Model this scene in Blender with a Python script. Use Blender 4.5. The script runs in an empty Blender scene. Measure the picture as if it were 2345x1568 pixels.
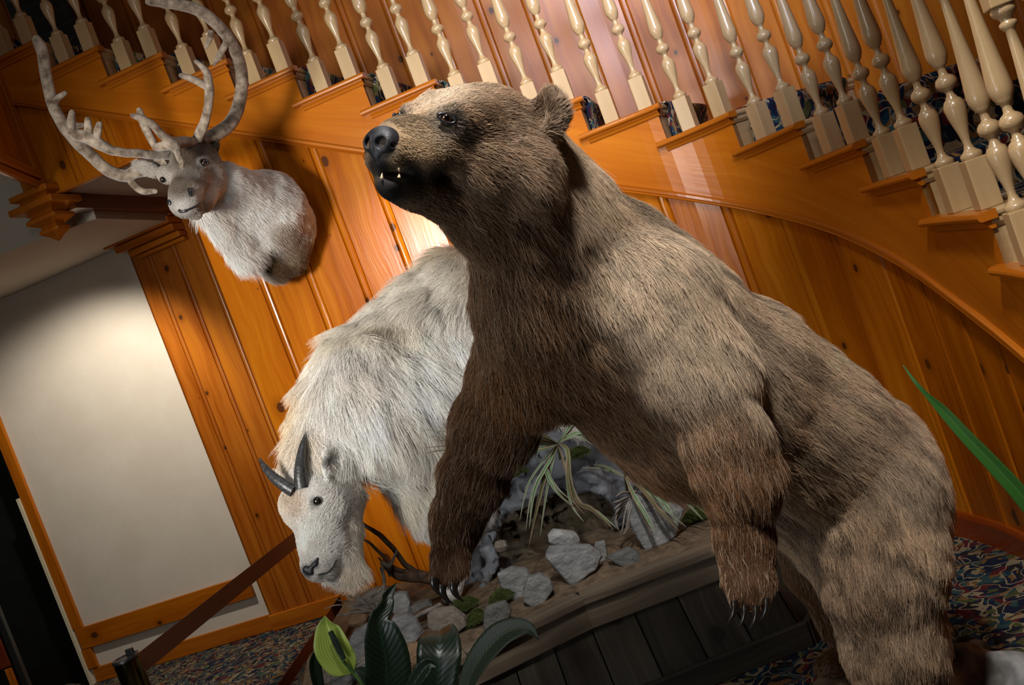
import bpy, bmesh, math, random
import numpy as np
from mathutils import Vector, Matrix, noise as mnoise

# ------------------------------------------------------------------ camera, world, lights, exposure
FOC, HOR, HC = 2450.0, 115.0, 1.73            # focal length in pixels, horizon above centre, eye height
ROLL, PITCH = math.radians(20.5), -math.atan(HOR / FOC)
FWD = np.array([0, math.cos(PITCH), math.sin(PITCH)]); UP0 = np.array([0, -math.sin(PITCH), math.cos(PITCH)])
RT0 = np.array([1.0, 0, 0])
CX = RT0 * math.cos(ROLL) - UP0 * math.sin(ROLL); CY = RT0 * math.sin(ROLL) + UP0 * math.cos(ROLL)
CAM = np.array([0, 0, HC])
S = bpy.context.scene
FURN, FURR = 1.0, 1.0
COL = S.collection
cd = bpy.data.cameras.new('camera'); cam = bpy.data.objects.new('camera', cd); COL.objects.link(cam)
cd.sensor_fit = 'HORIZONTAL'; cd.sensor_width = 36.0; cd.lens = FOC / 2345.0 * 36.0
M = Matrix.Identity(4)
for i in range(3):
    M[i][0] = CX[i]; M[i][1] = CY[i]; M[i][2] = -FWD[i]; M[i][3] = CAM[i]
cam.matrix_world = M
cd.clip_start = 0.05; cd.clip_end = 60
S.camera = cam
S.view_settings.view_transform = 'Standard'; S.view_settings.look = 'None'
S.view_settings.exposure = 0.0; S.view_settings.gamma = 1.0; S.view_settings.use_curve_mapping = False
W = bpy.data.worlds.new('world'); S.world = W; W.use_nodes = True
W.node_tree.nodes['Background'].inputs[0].default_value = (1.0, 0.86, 0.70, 1)
W.node_tree.nodes['Background'].inputs[1].default_value = 0.022

def lamp(name, kind, loc, aim, power, color, size=0.5, size_y=None, spot=None, blend=0.6):
    l = bpy.data.lights.new(name, kind); l.energy = power; l.color = color
    if kind == 'AREA':
        l.size = size
        if size_y: l.shape = 'RECTANGLE'; l.size_y = size_y
    else: l.shadow_soft_size = size
    if kind == 'SPOT': l.spot_size = math.radians(spot); l.spot_blend = blend
    o = bpy.data.objects.new(name, l); COL.objects.link(o); o.location = loc
    o.rotation_euler = (Vector(aim) - Vector(loc)).to_track_quat('-Z', 'Y').to_euler()
    return o
WARM, COOL, NEUT = (1.0, 0.80, 0.58), (0.80, 0.88, 1.0), (1.0, 0.93, 0.84)
lamp('added_fill_light', 'AREA', (-1.3, 1.0, 3.7), (0.3, 3.1, 1.5), 17, (1.0, 0.95, 0.88), 0.7)  # unseen area lamp added as soft fill from the front left
lamp('bear_spot_light', 'SPOT', (0.45, 1.25, 4.1), (0.62, 3.0, 1.3), 470, (1.0, 0.965, 0.92), 0.16, spot=52, blend=0.8)
lamp('display_spot_light', 'SPOT', (-2.5, 1.46, 2.34), (-0.80, 5.2, 2.15), 880, (1.0, 0.96, 0.90), 0.38, spot=48, blend=0.85)
lamp('low_window_light', 'AREA', (-2.3, 0.7, 1.3), (0.0, 2.9, 1.7), 20, (0.84, 0.91, 1.0), 0.7)
lamp('overhead_light', 'AREA', (0.3, 3.6, 4.6), (0.3, 3.9, 1.0), 14, (0.86, 0.92, 1.0), 0.5)
lamp('lobby_front_light', 'AREA', (-2.6, 1.2, 2.5), (-0.0, 3.6, 1.9), 9, (1.0, 0.93, 0.84), 0.30)
lamp('daylight_from_window', 'AREA', (0.75, 1.6, 4.15), (1.5, 6.5, 3.3), 30, (0.70, 0.78, 1.0), 0.8).data.spread = math.radians(50)
lamp('alcove_spot_light', 'SPOT', (-2.6, 6.6, 2.9), (-3.15, 8.05, 0.7), 155, (1.0, 0.92, 0.82), 0.05, spot=105, blend=0.6)
lamp('picture_spot_light', 'SPOT', (0.10, 5.15, 2.70), (-0.17, 5.66, 1.98), 95, (1.0, 0.78, 0.42), 0.04, spot=85, blend=1.0)
lamp('stair_glow_light', 'SPOT', (0.5, 2.9, 4.6), (0.65, 5.5, 2.45), 210, (1.0, 0.80, 0.55), 0.2, spot=36, blend=0.9)

def at(px, py, Y):
    d = FWD + CX * (px - 1172.5) / FOC - CY * (py - 784) / FOC
    return CAM + d * (Y / d[1])
def atz(px, py, z):
    d = FWD + CX * (px - 1172.5) / FOC - CY * (py - 784) / FOC
    return CAM + d * ((z - HC) / d[2])

# ------------------------------------------------------------------ tags
def tag(o, label=None, cat=None, group=None, kind=None):
    if label: o['label'] = label
    if cat: o['category'] = cat
    if group: o['group'] = group
    if kind: o['kind'] = kind
    return o
def empty(name, loc=(0, 0, 0), rz=0):
    o = bpy.data.objects.new(name, None); COL.objects.link(o); o.location = loc; o.rotation_euler = (0, 0, rz)
    o.empty_display_size = 0.05
    return o

# ------------------------------------------------------------------ materials
def s2l(c):
    return tuple(((v / 255) / 12.92 if v <= 10 else (((v / 255) + 0.055) / 1.055) ** 2.4) for v in c)
def new_mat(name):
    m = bpy.data.materials.new(name); m.use_nodes = True
    nt = m.node_tree; b = nt.nodes['Principled BSDF']
    return m, nt, b
def N(nt, t, **kw):
    n = nt.nodes.new(t)
    for k, v in kw.items():
        if k.startswith('i_'):
            key = k[2:]; key = int(key) if key.isdigit() else key.replace('_', ' ')
            n.inputs[key].default_value = v
        else: setattr(n, k, v)
    return n
def L(nt, a, b): nt.links.new(a, b)
def ramp(nt, stops, interp='LINEAR'):
    r = nt.nodes.new('ShaderNodeValToRGB'); cr = r.color_ramp; cr.interpolation = interp
    while len(cr.elements) < len(stops): cr.elements.new(0.5)
    for e, (p, c) in zip(cr.elements, stops): e.position = p; e.color = (*c[:3], 1)
    return r
def math_n(nt, op, a, b=None, c=None):
    n = nt.nodes.new('ShaderNodeMath'); n.operation = op
    for i, v in enumerate((a, b, c)):
        if v is None: continue
        if isinstance(v, (int, float)): n.inputs[i].default_value = v
        else: L(nt, v, n.inputs[i])
    return n.outputs[0]
def mixc(nt, f, a, b, mode='MIX'):
    n = nt.nodes.new('ShaderNodeMix'); n.data_type = 'RGBA'; n.blend_type = mode
    for s, v in ((n.inputs[0], f), (n.inputs[6], a), (n.inputs[7], b)):
        if isinstance(v, (int, float)): s.default_value = v
        elif isinstance(v, tuple): s.default_value = (*v[:3], 1)
        else: L(nt, v, s)
    return n.outputs[2]

def wood(name, dark, mid, light, rough=0.28, spec=0.3, knots=True, period=0.0, grain=1.0, coat=0.35, bump=0.02, knotcol=(0.05, 0.016, 0.006), kscale=3.9, kthr=0.14):
    """wood read from the UV map: u across the grain, v along it, in metres"""
    m, nt, b = new_mat(name)
    uv = N(nt, 'ShaderNodeUVMap'); sep = N(nt, 'ShaderNodeSeparateXYZ'); L(nt, uv.outputs[0], sep.inputs[0])
    u, v = sep.outputs[0], sep.outputs[1]
    if period:
        bid = math_n(nt, 'FLOOR', math_n(nt, 'DIVIDE', u, period))
        wn = N(nt, 'ShaderNodeTexWhiteNoise', noise_dimensions='1D'); L(nt, bid, wn.inputs['W'])
        rnd = wn.outputs['Value']
        v2 = math_n(nt, 'MULTIPLY_ADD', rnd, 37.0, v)
    else: rnd = None; v2 = v
    comb = N(nt, 'ShaderNodeCombineXYZ'); L(nt, u, comb.inputs[0]); L(nt, v2, comb.inputs[1])
    warp = N(nt, 'ShaderNodeTexNoise', i_Scale=2.2, i_Detail=2.0); L(nt, comb.outputs[0], warp.inputs['Vector'])
    wsc = math_n(nt, 'MULTIPLY_ADD', math_n(nt, 'SUBTRACT', warp.outputs['Fac'], 0.5), 0.10, u)
    c2 = N(nt, 'ShaderNodeCombineXYZ'); L(nt, math_n(nt, 'MULTIPLY', wsc, 34.0 * grain), c2.inputs[0]); L(nt, math_n(nt, 'MULTIPLY', v2, 1.4), c2.inputs[1])
    n1 = N(nt, 'ShaderNodeTexNoise', i_Scale=1.0, i_Detail=5.0, i_Roughness=0.6); L(nt, c2.outputs[0], n1.inputs['Vector'])
    c3 = N(nt, 'ShaderNodeCombineXYZ'); L(nt, math_n(nt, 'MULTIPLY', wsc, 9.0 * grain), c3.inputs[0]); L(nt, math_n(nt, 'MULTIPLY', v2, 0.8), c3.inputs[1])
    n2 = N(nt, 'ShaderNodeTexNoise', i_Scale=1.0, i_Detail=2.0); L(nt, c3.outputs[0], n2.inputs['Vector'])
    f = math_n(nt, 'ADD', math_n(nt, 'MULTIPLY', n1.outputs['Fac'], 0.45), math_n(nt, 'MULTIPLY', n2.outputs['Fac'], 0.55))
    if rnd is not None: f = math_n(nt, 'ADD', f, math_n(nt, 'MULTIPLY', math_n(nt, 'SUBTRACT', rnd, 0.5), 0.16))
    r = ramp(nt, [(0.30, dark), (0.5, mid), (0.72, light)]); L(nt, f, r.inputs[0])
    col = r.outputs[0]
    if knots:
        c4 = N(nt, 'ShaderNodeCombineXYZ'); L(nt, math_n(nt, 'MULTIPLY', u, 1.0), c4.inputs[0]); L(nt, math_n(nt, 'MULTIPLY', v2, 0.72), c4.inputs[1])
        vo = N(nt, 'ShaderNodeTexVoronoi', i_Scale=kscale, i_Randomness=0.95, voronoi_dimensions='2D'); L(nt, c4.outputs[0], vo.inputs['Vector'])
        sz = N(nt, 'ShaderNodeSeparateColor'); L(nt, vo.outputs['Color'], sz.inputs[0])
        thr = math_n(nt, 'MAXIMUM', math_n(nt, 'MULTIPLY', math_n(nt, 'SUBTRACT', sz.outputs[0], 0.25), kthr), 0.0005)
        dn = math_n(nt, 'ADD', vo.outputs['Distance'], math_n(nt, 'MULTIPLY', math_n(nt, 'SUBTRACT', n1.outputs['Fac'], 0.5), 0.03))
        k1 = math_n(nt, 'LESS_THAN', dn, thr)
        halo = N(nt, 'ShaderNodeMapRange', clamp=True); halo.inputs[1].default_value = 0.0; halo.inputs[3].default_value = 0.62; halo.inputs[4].default_value = 0.0
        L(nt, math_n(nt, 'MULTIPLY', thr, 3.0), halo.inputs[2]); L(nt, vo.outputs['Distance'], halo.inputs[0])
        col = mixc(nt, halo.outputs[0], col, tuple(x * 0.55 for x in dark))
        col = mixc(nt, math_n(nt, 'MULTIPLY', k1, 0.85), col, knotcol)
    L(nt, col, b.inputs['Base Color'])
    b.inputs['Roughness'].default_value = rough; b.inputs['Specular IOR Level'].default_value = spec
    b.inputs['Coat Weight'].default_value = coat; b.inputs['Coat Roughness'].default_value = 0.24
    if bump:
        bp = N(nt, 'ShaderNodeBump', i_Strength=0.05, i_Distance=bump); L(nt, n1.outputs['Fac'], bp.inputs['Height']); L(nt, bp.outputs[0], b.inputs['Normal'])
    return m

def noisy(name, c1, c2, scale=8.0, rough=0.7, detail=4.0, bump=0.0, bscale=None, spec=0.5, stops=(0.35, 0.65), coords='Object', sheen=0.0):
    m, nt, b = new_mat(name)
    tc = N(nt, 'ShaderNodeTexCoord')
    n = N(nt, 'ShaderNodeTexNoise', i_Scale=scale, i_Detail=detail, i_Roughness=0.6); L(nt, tc.outputs[coords], n.inputs['Vector'])
    r = ramp(nt, [(stops[0], c1), (stops[1], c2)]); L(nt, n.outputs['Fac'], r.inputs[0]); L(nt, r.outputs[0], b.inputs['Base Color'])
    b.inputs['Roughness'].default_value = rough; b.inputs['Specular IOR Level'].default_value = spec
    if sheen: b.inputs['Sheen Weight'].default_value = sheen
    if bump:
        n3 = N(nt, 'ShaderNodeTexNoise', i_Scale=bscale or scale * 3, i_Detail=5.0); L(nt, tc.outputs[coords], n3.inputs['Vector'])
        bp = N(nt, 'ShaderNodeBump', i_Strength=0.6, i_Distance=bump); L(nt, n3.outputs['Fac'], bp.inputs['Height']); L(nt, bp.outputs[0], b.inputs['Normal'])
    return m
def plain(name, c, rough=0.5, metal=0.0, spec=0.5, coat=0.0):
    m, nt, b = new_mat(name); b.inputs['Base Color'].default_value = (*c, 1)
    b.inputs['Roughness'].default_value = rough; b.inputs['Metallic'].default_value = metal; b.inputs['Specular IOR Level'].default_value = spec
    b.inputs['Coat Weight'].default_value = coat
    return m

ORD, ORM, ORL = (0.25, 0.053, 0.0015), (0.39, 0.104, 0.003), (0.52, 0.172, 0.007)
M_PANEL = wood('varnished_knotty_pine_panel', ORD, ORM, ORL, rough=0.20, spec=0.17, period=0.275, coat=0.0)
M_TRIM = wood('varnished_pine_trim', ORD, (0.42, 0.115, 0.007), ORL, rough=0.24, knots=False, coat=0.1)
M_KNOTTY = wood('knotty_pine_board', ORD, ORM, ORL, rough=0.27, kscale=4.0, kthr=0.13, coat=0.0)
M_STRING = wood('fir_stringer_board', (0.38, 0.095, 0.004), (0.46, 0.13, 0.006), (0.54, 0.18, 0.012), rough=0.25, spec=0.16, knots=False, grain=0.8, coat=0.0)
M_BLOND = wood('blond_maple', (0.39, 0.245, 0.11), (0.47, 0.315, 0.155), (0.54, 0.375, 0.205), rough=0.4, knots=False, coat=0.3)
M_TURN = wood('blond_turned_lacquer', (0.38, 0.245, 0.115), (0.47, 0.315, 0.16), (0.54, 0.38, 0.21), rough=0.25, knots=False, coat=0.8)
M_BARN = wood('weathered_barn_board', (0.022, 0.018, 0.012), (0.045, 0.037, 0.026), (0.085, 0.074, 0.058), rough=0.8, period=0.17, coat=0.0, grain=1.6, knotcol=(0.02, 0.015, 0.01), bump=0.05)
M_RIM = wood('weathered_rim_board', (0.07, 0.052, 0.034), (0.13, 0.10, 0.068), (0.22, 0.175, 0.125), rough=0.8, coat=0.0, grain=1.8, knots=False, bump=0.06)
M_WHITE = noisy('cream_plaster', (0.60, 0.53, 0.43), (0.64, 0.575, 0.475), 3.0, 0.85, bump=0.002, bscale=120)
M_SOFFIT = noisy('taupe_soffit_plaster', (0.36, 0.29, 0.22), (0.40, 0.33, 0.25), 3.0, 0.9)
M_BLACK = noisy('black_door_paint', (0.004, 0.005, 0.004), (0.010, 0.011, 0.009), 5.0, 0.45)
M_CREAM = plain('cream_edge_strip', (0.62, 0.55, 0.38), 0.5)

def carpet(name, scale=9.0, dim=1.0):
    m, nt, b = new_mat(name)
    tc = N(nt, 'ShaderNodeTexCoord')
    wn = N(nt, 'ShaderNodeTexNoise', i_Scale=scale * 0.7, i_Detail=2.0); L(nt, tc.outputs['Object'], wn.inputs['Vector'])
    va = N(nt, 'ShaderNodeVectorMath', operation='MULTIPLY_ADD'); L(nt, wn.outputs['Color'], va.inputs[0]); va.inputs[1].default_value = (0.22,) * 3; L(nt, tc.outputs['Object'], va.inputs[2])
    v1 = N(nt, 'ShaderNodeTexVoronoi', i_Scale=scale * 2.6); L(nt, va.outputs[0], v1.inputs['Vector'])
    sc = N(nt, 'ShaderNodeSeparateColor'); L(nt, v1.outputs['Color'], sc.inputs[0])
    pal = [(0.0, (0.008, 0.012, 0.030)), (0.26, (0.010, 0.035, 0.055)), (0.38, (0.014, 0.012, 0.014)), (0.54, (0.085, 0.012, 0.014)), (0.66, (0.025, 0.060, 0.060)), (0.75, (0.22, 0.17, 0.10)), (0.83, (0.16, 0.080, 0.025)), (0.92, (0.065, 0.070, 0.022))]
    r = ramp(nt, [(p, tuple(x * dim for x in c)) for p, c in pal], 'CONSTANT'); L(nt, sc.outputs[0], r.inputs[0])
    v2 = N(nt, 'ShaderNodeTexVoronoi', i_Scale=scale * 0.75, feature='DISTANCE_TO_EDGE'); L(nt, va.outputs[0], v2.inputs['Vector'])
    k = math_n(nt, 'LESS_THAN', math_n(nt, 'ABSOLUTE', math_n(nt, 'SUBTRACT', v2.outputs['Distance'], 0.10)), 0.022)
    col = mixc(nt, k, r.outputs[0], tuple(x * dim for x in (0.26, 0.20, 0.12)))
    pile = N(nt, 'ShaderNodeTexNoise', i_Scale=260.0, i_Detail=2.0); L(nt, tc.outputs['Object'], pile.inputs['Vector'])
    col = mixc(nt, 1.0, col, ramp_out(nt, pile.outputs['Fac']), 'MULTIPLY')
    L(nt, col, b.inputs['Base Color']); b.inputs['Roughness'].default_value = 0.95; b.inputs['Specular IOR Level'].default_value = 0.15
    bp = N(nt, 'ShaderNodeBump', i_Strength=0.5, i_Distance=0.004); L(nt, pile.outputs['Fac'], bp.inputs['Height']); L(nt, bp.outputs[0], b.inputs['Normal'])
    return m
def ramp_out(nt, f):
    r = ramp(nt, [(0.3, (0.6, 0.6, 0.6)), (0.7, (1.25, 1.25, 1.25))]); L(nt, f, r.inputs[0]); return r.outputs[0]
M_CARPET = carpet('patterned_floor_carpet', 10.0, 0.85)
M_RUNNER = carpet('patterned_stair_carpet', 8.0, 1.7)

# ------------------------------------------------------------------ mesh builder
class MB:
    def __init__(s): s.v = []; s.f = []; s.uv = []; s.mi = []
    def add(s, verts, faces, uvs, mi=0):
        o = len(s.v); s.v += [tuple(p) for p in verts]
        for f, u in zip(faces, uvs): s.f.append(tuple(i + o for i in f)); s.uv.append(u); s.mi.append(mi)
    def box(s, c, ax, h, mi=0, su=None):
        """centre, three axis vectors (third = grain), three half sizes"""
        c = np.array(c, float); ax = [np.array(a, float) / np.linalg.norm(a) for a in ax]
        su = random.uniform(0, 9) if su is None else su
        P = {}
        vs = []
        for i in (-1, 1):
            for j in (-1, 1):
                for k in (-1, 1):
                    P[(i, j, k)] = len(vs); vs.append(c + ax[0] * h[0] * i + ax[1] * h[1] * j + ax[2] * h[2] * k)
        fs, us = [], []
        def q(a, b2, c2, d): 
            fs.append([P[a], P[b2], P[c2], P[d]])
            us.append([((x[0] * h[0] + x[1] * h[1]) + su, x[2] * h[2] + su) for x in (a, b2, c2, d)])
        for sgn in (-1, 1):
            a = [(sgn, -1, -1), (sgn, 1, -1), (sgn, 1, 1), (sgn, -1, 1)]; q(*(a if sgn > 0 else a[::-1]))
            a = [(-1, sgn, -1), (-1, sgn, 1), (1, sgn, 1), (1, sgn, -1)]; q(*(a if sgn > 0 else a[::-1]))
            a = [(-1, -1, sgn), (1, -1, sgn), (1, 1, sgn), (-1, 1, sgn)]; q(*(a if sgn > 0 else a[::-1]))
        s.add(vs, fs, us, mi)
    def beam(s, a, b, w, h, up=(0, 0, 1), mi=0):
        """box from a to b, width w (sideways), height h (along up)"""
        a = np.array(a, float); b = np.array(b, float); t = b - a; ln = np.linalg.norm(t); t /= ln
        side = np.cross(t, up); side /= np.linalg.norm(side); u = np.cross(side, t)
        s.box((a + b) / 2, (side, u, t), (w / 2, h / 2, ln / 2), mi)
    def grid(s, rows, uvr, mi=0, closed=False):
        """rows: list of lists of points; uvr the same with uvs"""
        nr, nc = len(rows), len(rows[0]); vs = [p for r in rows for p in r]; ul = [p for r in uvr for p in r]
        fs, us = [], []
        for i in range(nr - 1):
            for j in range(nc - (0 if closed else 1)):
                j2 = (j + 1) % nc
                q = [i * nc + j, i * nc + j2, (i + 1) * nc + j2, (i + 1) * nc + j]
                fs.append(q); us.append([ul[k] for k in q])
        s.add(vs, fs, us, mi)
    def lathe(s, prof, base, axis=(0, 0, 1), n=20, mi=0, cap=True):
        ax = Vector(axis).normalized(); q = Vector((0, 0, 1)).rotation_difference(ax)
        rows, uvr = [], []
        for (r, z) in prof:
            row, ur = [], []
            for j in range(n):
                a = 2 * math.pi * j / n
                p = q @ Vector((r * math.cos(a), r * math.sin(a), z)); row.append(np.array(base) + np.array(p)); ur.append((r * a + 0.3, z))
            rows.append(row); uvr.append(ur)
        s.grid(rows, uvr, mi, closed=True)
        if cap:
            for row, z, flip in ((rows[0], prof[0][1], True), (rows[-1], prof[-1][1], False)):
                idx = list(range(n)); idx = idx[::-1] if flip else idx
                s.add(row, [idx], [[(0.1 * math.cos(6.28 * i / n), 0.1 * math.sin(6.28 * i / n)) for i in idx]], mi)
    def tube(s, pts, rad, n=10, mi=0, cap=True, squash=1.0):
        pts = [np.array(p, float) for p in pts]; m = len(pts)
        rad = [rad] * m if np.isscalar(rad) else list(rad)
        T = []
        for i in range(m):
            t = pts[min(i + 1, m - 1)] - pts[max(i - 1, 0)]; T.append(t / (np.linalg.norm(t) + 1e-9))
        u = np.cross(T[0], (0.3, 0.2, 1.0)); u /= np.linalg.norm(u)
        rows, uvr = [], []; ln = 0
        for i in range(m):
            if i: ln += np.linalg.norm(pts[i] - pts[i - 1])
            u = u - T[i] * u.dot(T[i]); u /= np.linalg.norm(u); w = np.cross(T[i], u)
            rows.append([pts[i] + rad[i] * (u * math.cos(2 * math.pi * j / n) + squash * w * math.sin(2 * math.pi * j / n)) for j in range(n)])
            uvr.append([(rad[i] * 6.28 * j / n, ln) for j in range(n)])
        s.grid(rows, uvr, mi, closed=True)
        if cap:
            for row, flip in ((rows[0], False), (rows[-1], True)):
                idx = list(range(n)); idx = idx[::-1] if not flip else idx
                s.add(row, [idx], [[(0, 0)] * n], mi)
    def build(s, name, mats, parent=None, smooth=False, bevel=0.0, seg=2, recalc=True, link=True):
        me = bpy.data.meshes.new(name); me.from_pydata(s.v, [], s.f)
        uvl = me.uv_layers.new(name='UVMap'); k = 0
        flat = [c for f in s.uv for c in f]
        uvl.data.foreach_set('uv', np.array(flat, 'f').ravel())
        if not isinstance(mats, (list, tuple)): mats = [mats]
        for m in mats: me.materials.append(m)
        me.polygons.foreach_set('material_index', s.mi)
        if recalc:
            bm = bmesh.new(); bm.from_mesh(me); bmesh.ops.recalc_face_normals(bm, faces=bm.faces); bm.to_mesh(me); bm.free()
        if smooth: me.polygons.foreach_set('use_smooth', [True] * len(me.polygons))
        me.update()
        o = bpy.data.objects.new(name, me)
        if link: COL.objects.link(o)
        if parent: o.parent = parent
        if bevel:
            b = o.modifiers.new('bevel', 'BEVEL'); b.width = bevel; b.segments = seg; b.limit_method = 'ANGLE'; b.angle_limit = math.radians(40)
        return o
def struct(mb, name, mats, parent=None, **kw):
    o = mb.build(name, mats, parent, **kw)
    if not parent: o['kind'] = 'structure'
    return o

# ------------------------------------------------------------------ stair path in plan (nosing corners)
NOSE = {-1: (-2.57, 6.27), 0: (-2.24, 6.18), 1: (-1.91, 6.10), 2: (-1.58, 6.015), 3: (-1.25, 5.93), 4: (-.92, 5.845), 5: (-.59, 5.76), 6: (-.26, 5.675), 7: (.08, 5.59), 8: (.41, 5.53),
        9: (.74, 5.46), 10: (1.08, 5.37), 11: (1.36, 5.17), 12: (1.535, 4.80), 13: (1.61, 4.38), 14: (1.60, 3.90), 15: (1.54, 3.35), 16: (1.45, 2.88), 17: (1.36, 2.42), 18: (1.27, 1.96)}
def path(s):
    k = int(math.floor(s)); k = max(0, min(16, k)); t = s - k
    p = [np.array(NOSE[k + i]) for i in (-1, 0, 1, 2)]
    return 0.5 * ((2 * p[1]) + (-p[0] + p[2]) * t + (2 * p[0] - 5 * p[1] + 4 * p[2] - p[3]) * t * t + (-p[0] + 3 * p[1] - 3 * p[2] + p[3]) * t ** 3)
def tan(s):
    d = path(s + 0.05) - path(s - 0.05); return d / np.linalg.norm(d)
def nrm(s):                       # away from the room, towards the wall behind the stairs
    t = tan(s); return np.array([-t[1], t[0]])
def ztop(k): return 1.80 + (13 - k) * 0.18
def zbot(s): return ztop(s) - (0.39 + 0.01 * s)
RISE = 0.18
def P3(xy, z): return np.array([xy[0], xy[1], z])
def arclen(smax=17.6, n=352, off=0.0):
    ss = np.linspace(0, smax, n); pp = [path(s) + nrm(s) * off for s in ss]; d = [0.0]
    for a, b in zip(pp[:-1], pp[1:]): d.append(d[-1] + np.linalg.norm(b - a))
    return ss, np.array(d)
# ------------------------------------------------------------------ floor, far walls, ceiling
mb = MB(); mb.add([(-7, -3, 0), (6, -3, 0), (6, 10, 0), (-7, 10, 0)], [(0, 1, 2, 3)], [[(0, 0)] * 4]); fl = struct(mb, 'floor', M_CARPET, recalc=False)
WD = np.array([2.34 - 4.03, 8.26 - 7.79]); WD = -WD / np.linalg.norm(WD) * -1
WA = np.array([-4.03, 8.26]); WB = np.array([-2.34, 7.79]); wt = (WB - WA) / np.linalg.norm(WB - WA); wn = np.array([-wt[1], wt[0]]); wn = wn if wn[1] > 0 else -wn   # away from the room
def wp(d, z, out=0.0):            # along the cream wall from its left end; out = towards the room
    q = WA + wt * d - wn * out; return np.array([q[0], q[1], z])
def wallbox(mbx, d0, d1, z0, z1, th, out0=0.0, grain='z', mi=0):
    c = wp((d0 + d1) / 2, (z0 + z1) / 2, out0 + th / 2)
    t3 = np.array([wt[0], wt[1], 0]); n3 = np.array([wn[0], wn[1], 0]); z3 = np.array([0, 0, 1])
    if grain == 'z': mbx.box(c, (t3, n3, z3), ((d1 - d0) / 2, th / 2, (z1 - z0) / 2), mi)
    else: mbx.box(c, (n3, z3, t3), (th / 2, (z1 - z0) / 2, (d1 - d0) / 2), mi)
LW = np.linalg.norm(WB - WA)
mb = MB(); wallbox(mb, 0.06, LW + 1.9, 0, 3.2, 0.1, -0.1); struct(mb, 'wall_back', M_WHITE)
mb = MB(); wallbox(mb, 0.11, LW + 1.5, 0, 0.12, 0.022, 0.0, 'x'); struct(mb, 'baseboard_back', M_TRIM, bevel=0.006)
mb = MB(); wallbox(mb, 0.085, 0.175, 0.45, 2.6, 0.03, 0.0); wallbox(mb, 0.085, 0.175, 0.121, 0.279, 0.03, 0.0); struct(mb, 'trim_1', M_KNOTTY, bevel=0.004)
mb = MB(); wallbox(mb, 0.10, LW - 0.075, 0.28, 0.449, 0.032, 0.0, 'x'); struct(mb, 'trim_2', M_KNOTTY, bevel=0.005)
mb = MB(); wallbox(mb, 0.055, 0.083, 0.0, 1.55, 0.05, -0.01); struct(mb, 'trim_3', M_CREAM)
# dark doorway at the far left and its frame
mb = MB(); wallbox(mb, -1.6, 0.05, 0.0, 2.7, 0.05, -0.3); struct(mb, 'door_1', M_BLACK)
mb = MB(); wallbox(mb, -1.6, -0.02, 0.0, 0.20, 0.02, -0.24); struct(mb, 'baseboard_left', plain('black_baseboard', (0.006, 0.006, 0.005), 0.3))
mb = MB(); mb.add([wp(-3, 0), wp(0.06, 0), wp(0.06, 0, -0.4), wp(-3, 0, -0.4)], [(0, 1, 2, 3)], [[(0, 0)] * 4])
# near-left dark cabinet with red wood rails, cut by the frame
cbx = empty('display_cabinet', (-3.72, 7.2, 0)); tag(cbx, 'dark cabinet edge with red-brown wooden rails at the far left', 'cabinet')
def cab(name, a, b, w, h, m, up=(0, 0, 1)):
    q = MB(); q.beam(a, b, w, h, up); o = q.build(name, m, cbx, bevel=0.004); o.location = -Vector(cbx.location); return o
pA = at(0, 1415, 7.2); pB = at(62, 1568, 7.2)
cab('corner_post', (pB[0] + .0, 7.2, 0.0), (pB[0] + .0, 7.2, 1.25), 0.045, 0.045, plain('black_cabinet_edge', (0.012, 0.012, 0.011), 0.4), up=(0, 1, 0))
for nm, (za, zb) in {'upper_stile': (0.78, 1.2), 'lower_stile': (0.08, 0.52)}.items():
    cab('door_stile', (pB[0] - .075, 7.2, za), (pB[0] - .075, 7.2, zb), 0.05, 0.03, M_TRIM, up=(0, 1, 0))
cab('rail', (pB[0] - .5, 7.2, 0.64), (pB[0] - .045, 7.2, 0.64), 0.03, 0.22, wood('dark_red_rail_wood', (0.10, 0.014, 0.004), (0.14, 0.022, 0.006), (0.18, 0.03, 0.008), knots=False))
cab('back_panel', (pB[0] - .5, 7.23, 0.62), (pB[0] - .02, 7.23, 0.62), 0.02, 1.24, M_BLACK)

# pilaster: pine boards with beads, right of the cream wall
def board_profile(length, period=0.275, bead=0.034, gr=0.007, dep=0.009, start=0.0, flat=3):
    """list of (u, depth) across vertical boards with a bead between two grooves"""
    out = []; u = -start
    def put(x, d):
        if -1e-6 <= x <= length + 1e-6: out.append((x, d))
    put(0, 0)
    while u < length:
        e = u + period - bead - 2 * gr
        for q in np.linspace(u, e, flat + 1): put(q, 0)
        put(e + gr * 0.5, -dep); put(e + gr, -0.003)
        for a in np.linspace(0.15, 0.85, 4): put(e + gr + bead * a, 0.004 * math.sin(math.pi * a) + 0.001)
        put(e + gr + bead, -0.003); put(e + 1.5 * gr + bead, -dep); put(e + 2 * gr + bead, 0)
        u += period
    put(length, 0)
    out = sorted(set((round(a, 5), d) for a, d in out)); return out
mb = MB(); prof = board_profile(1.5, 0.205, 0.030, start=0.035)
rows = [[wp(LW + u, z, 0.05 + d) for u, d in prof] for z in (0.12, 3.14)]
uvr = [[(u + 40 * .205 + .04, z) for u, d in prof] for z in (0.12, 3.14)]
mb.grid(rows, uvr); wallbox(mb, LW, LW + 0.012, 0.12, 3.14, 0.05, 0.0)
M_PIL = wood('varnished_pine_pilaster', ORD, (0.40, 0.115, 0.010), ORL, rough=0.26, period=0.205, coat=0.3, kscale=4.0, kthr=0.09)
struct(mb, 'wall_pilaster', M_PIL)
mb = MB(); wallbox(mb, LW - 0.005, LW + 1.5, 0, 0.121, 0.072, 0.0, 'x'); struct(mb, 'baseboard_pilaster', M_TRIM, bevel=0.006)
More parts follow.
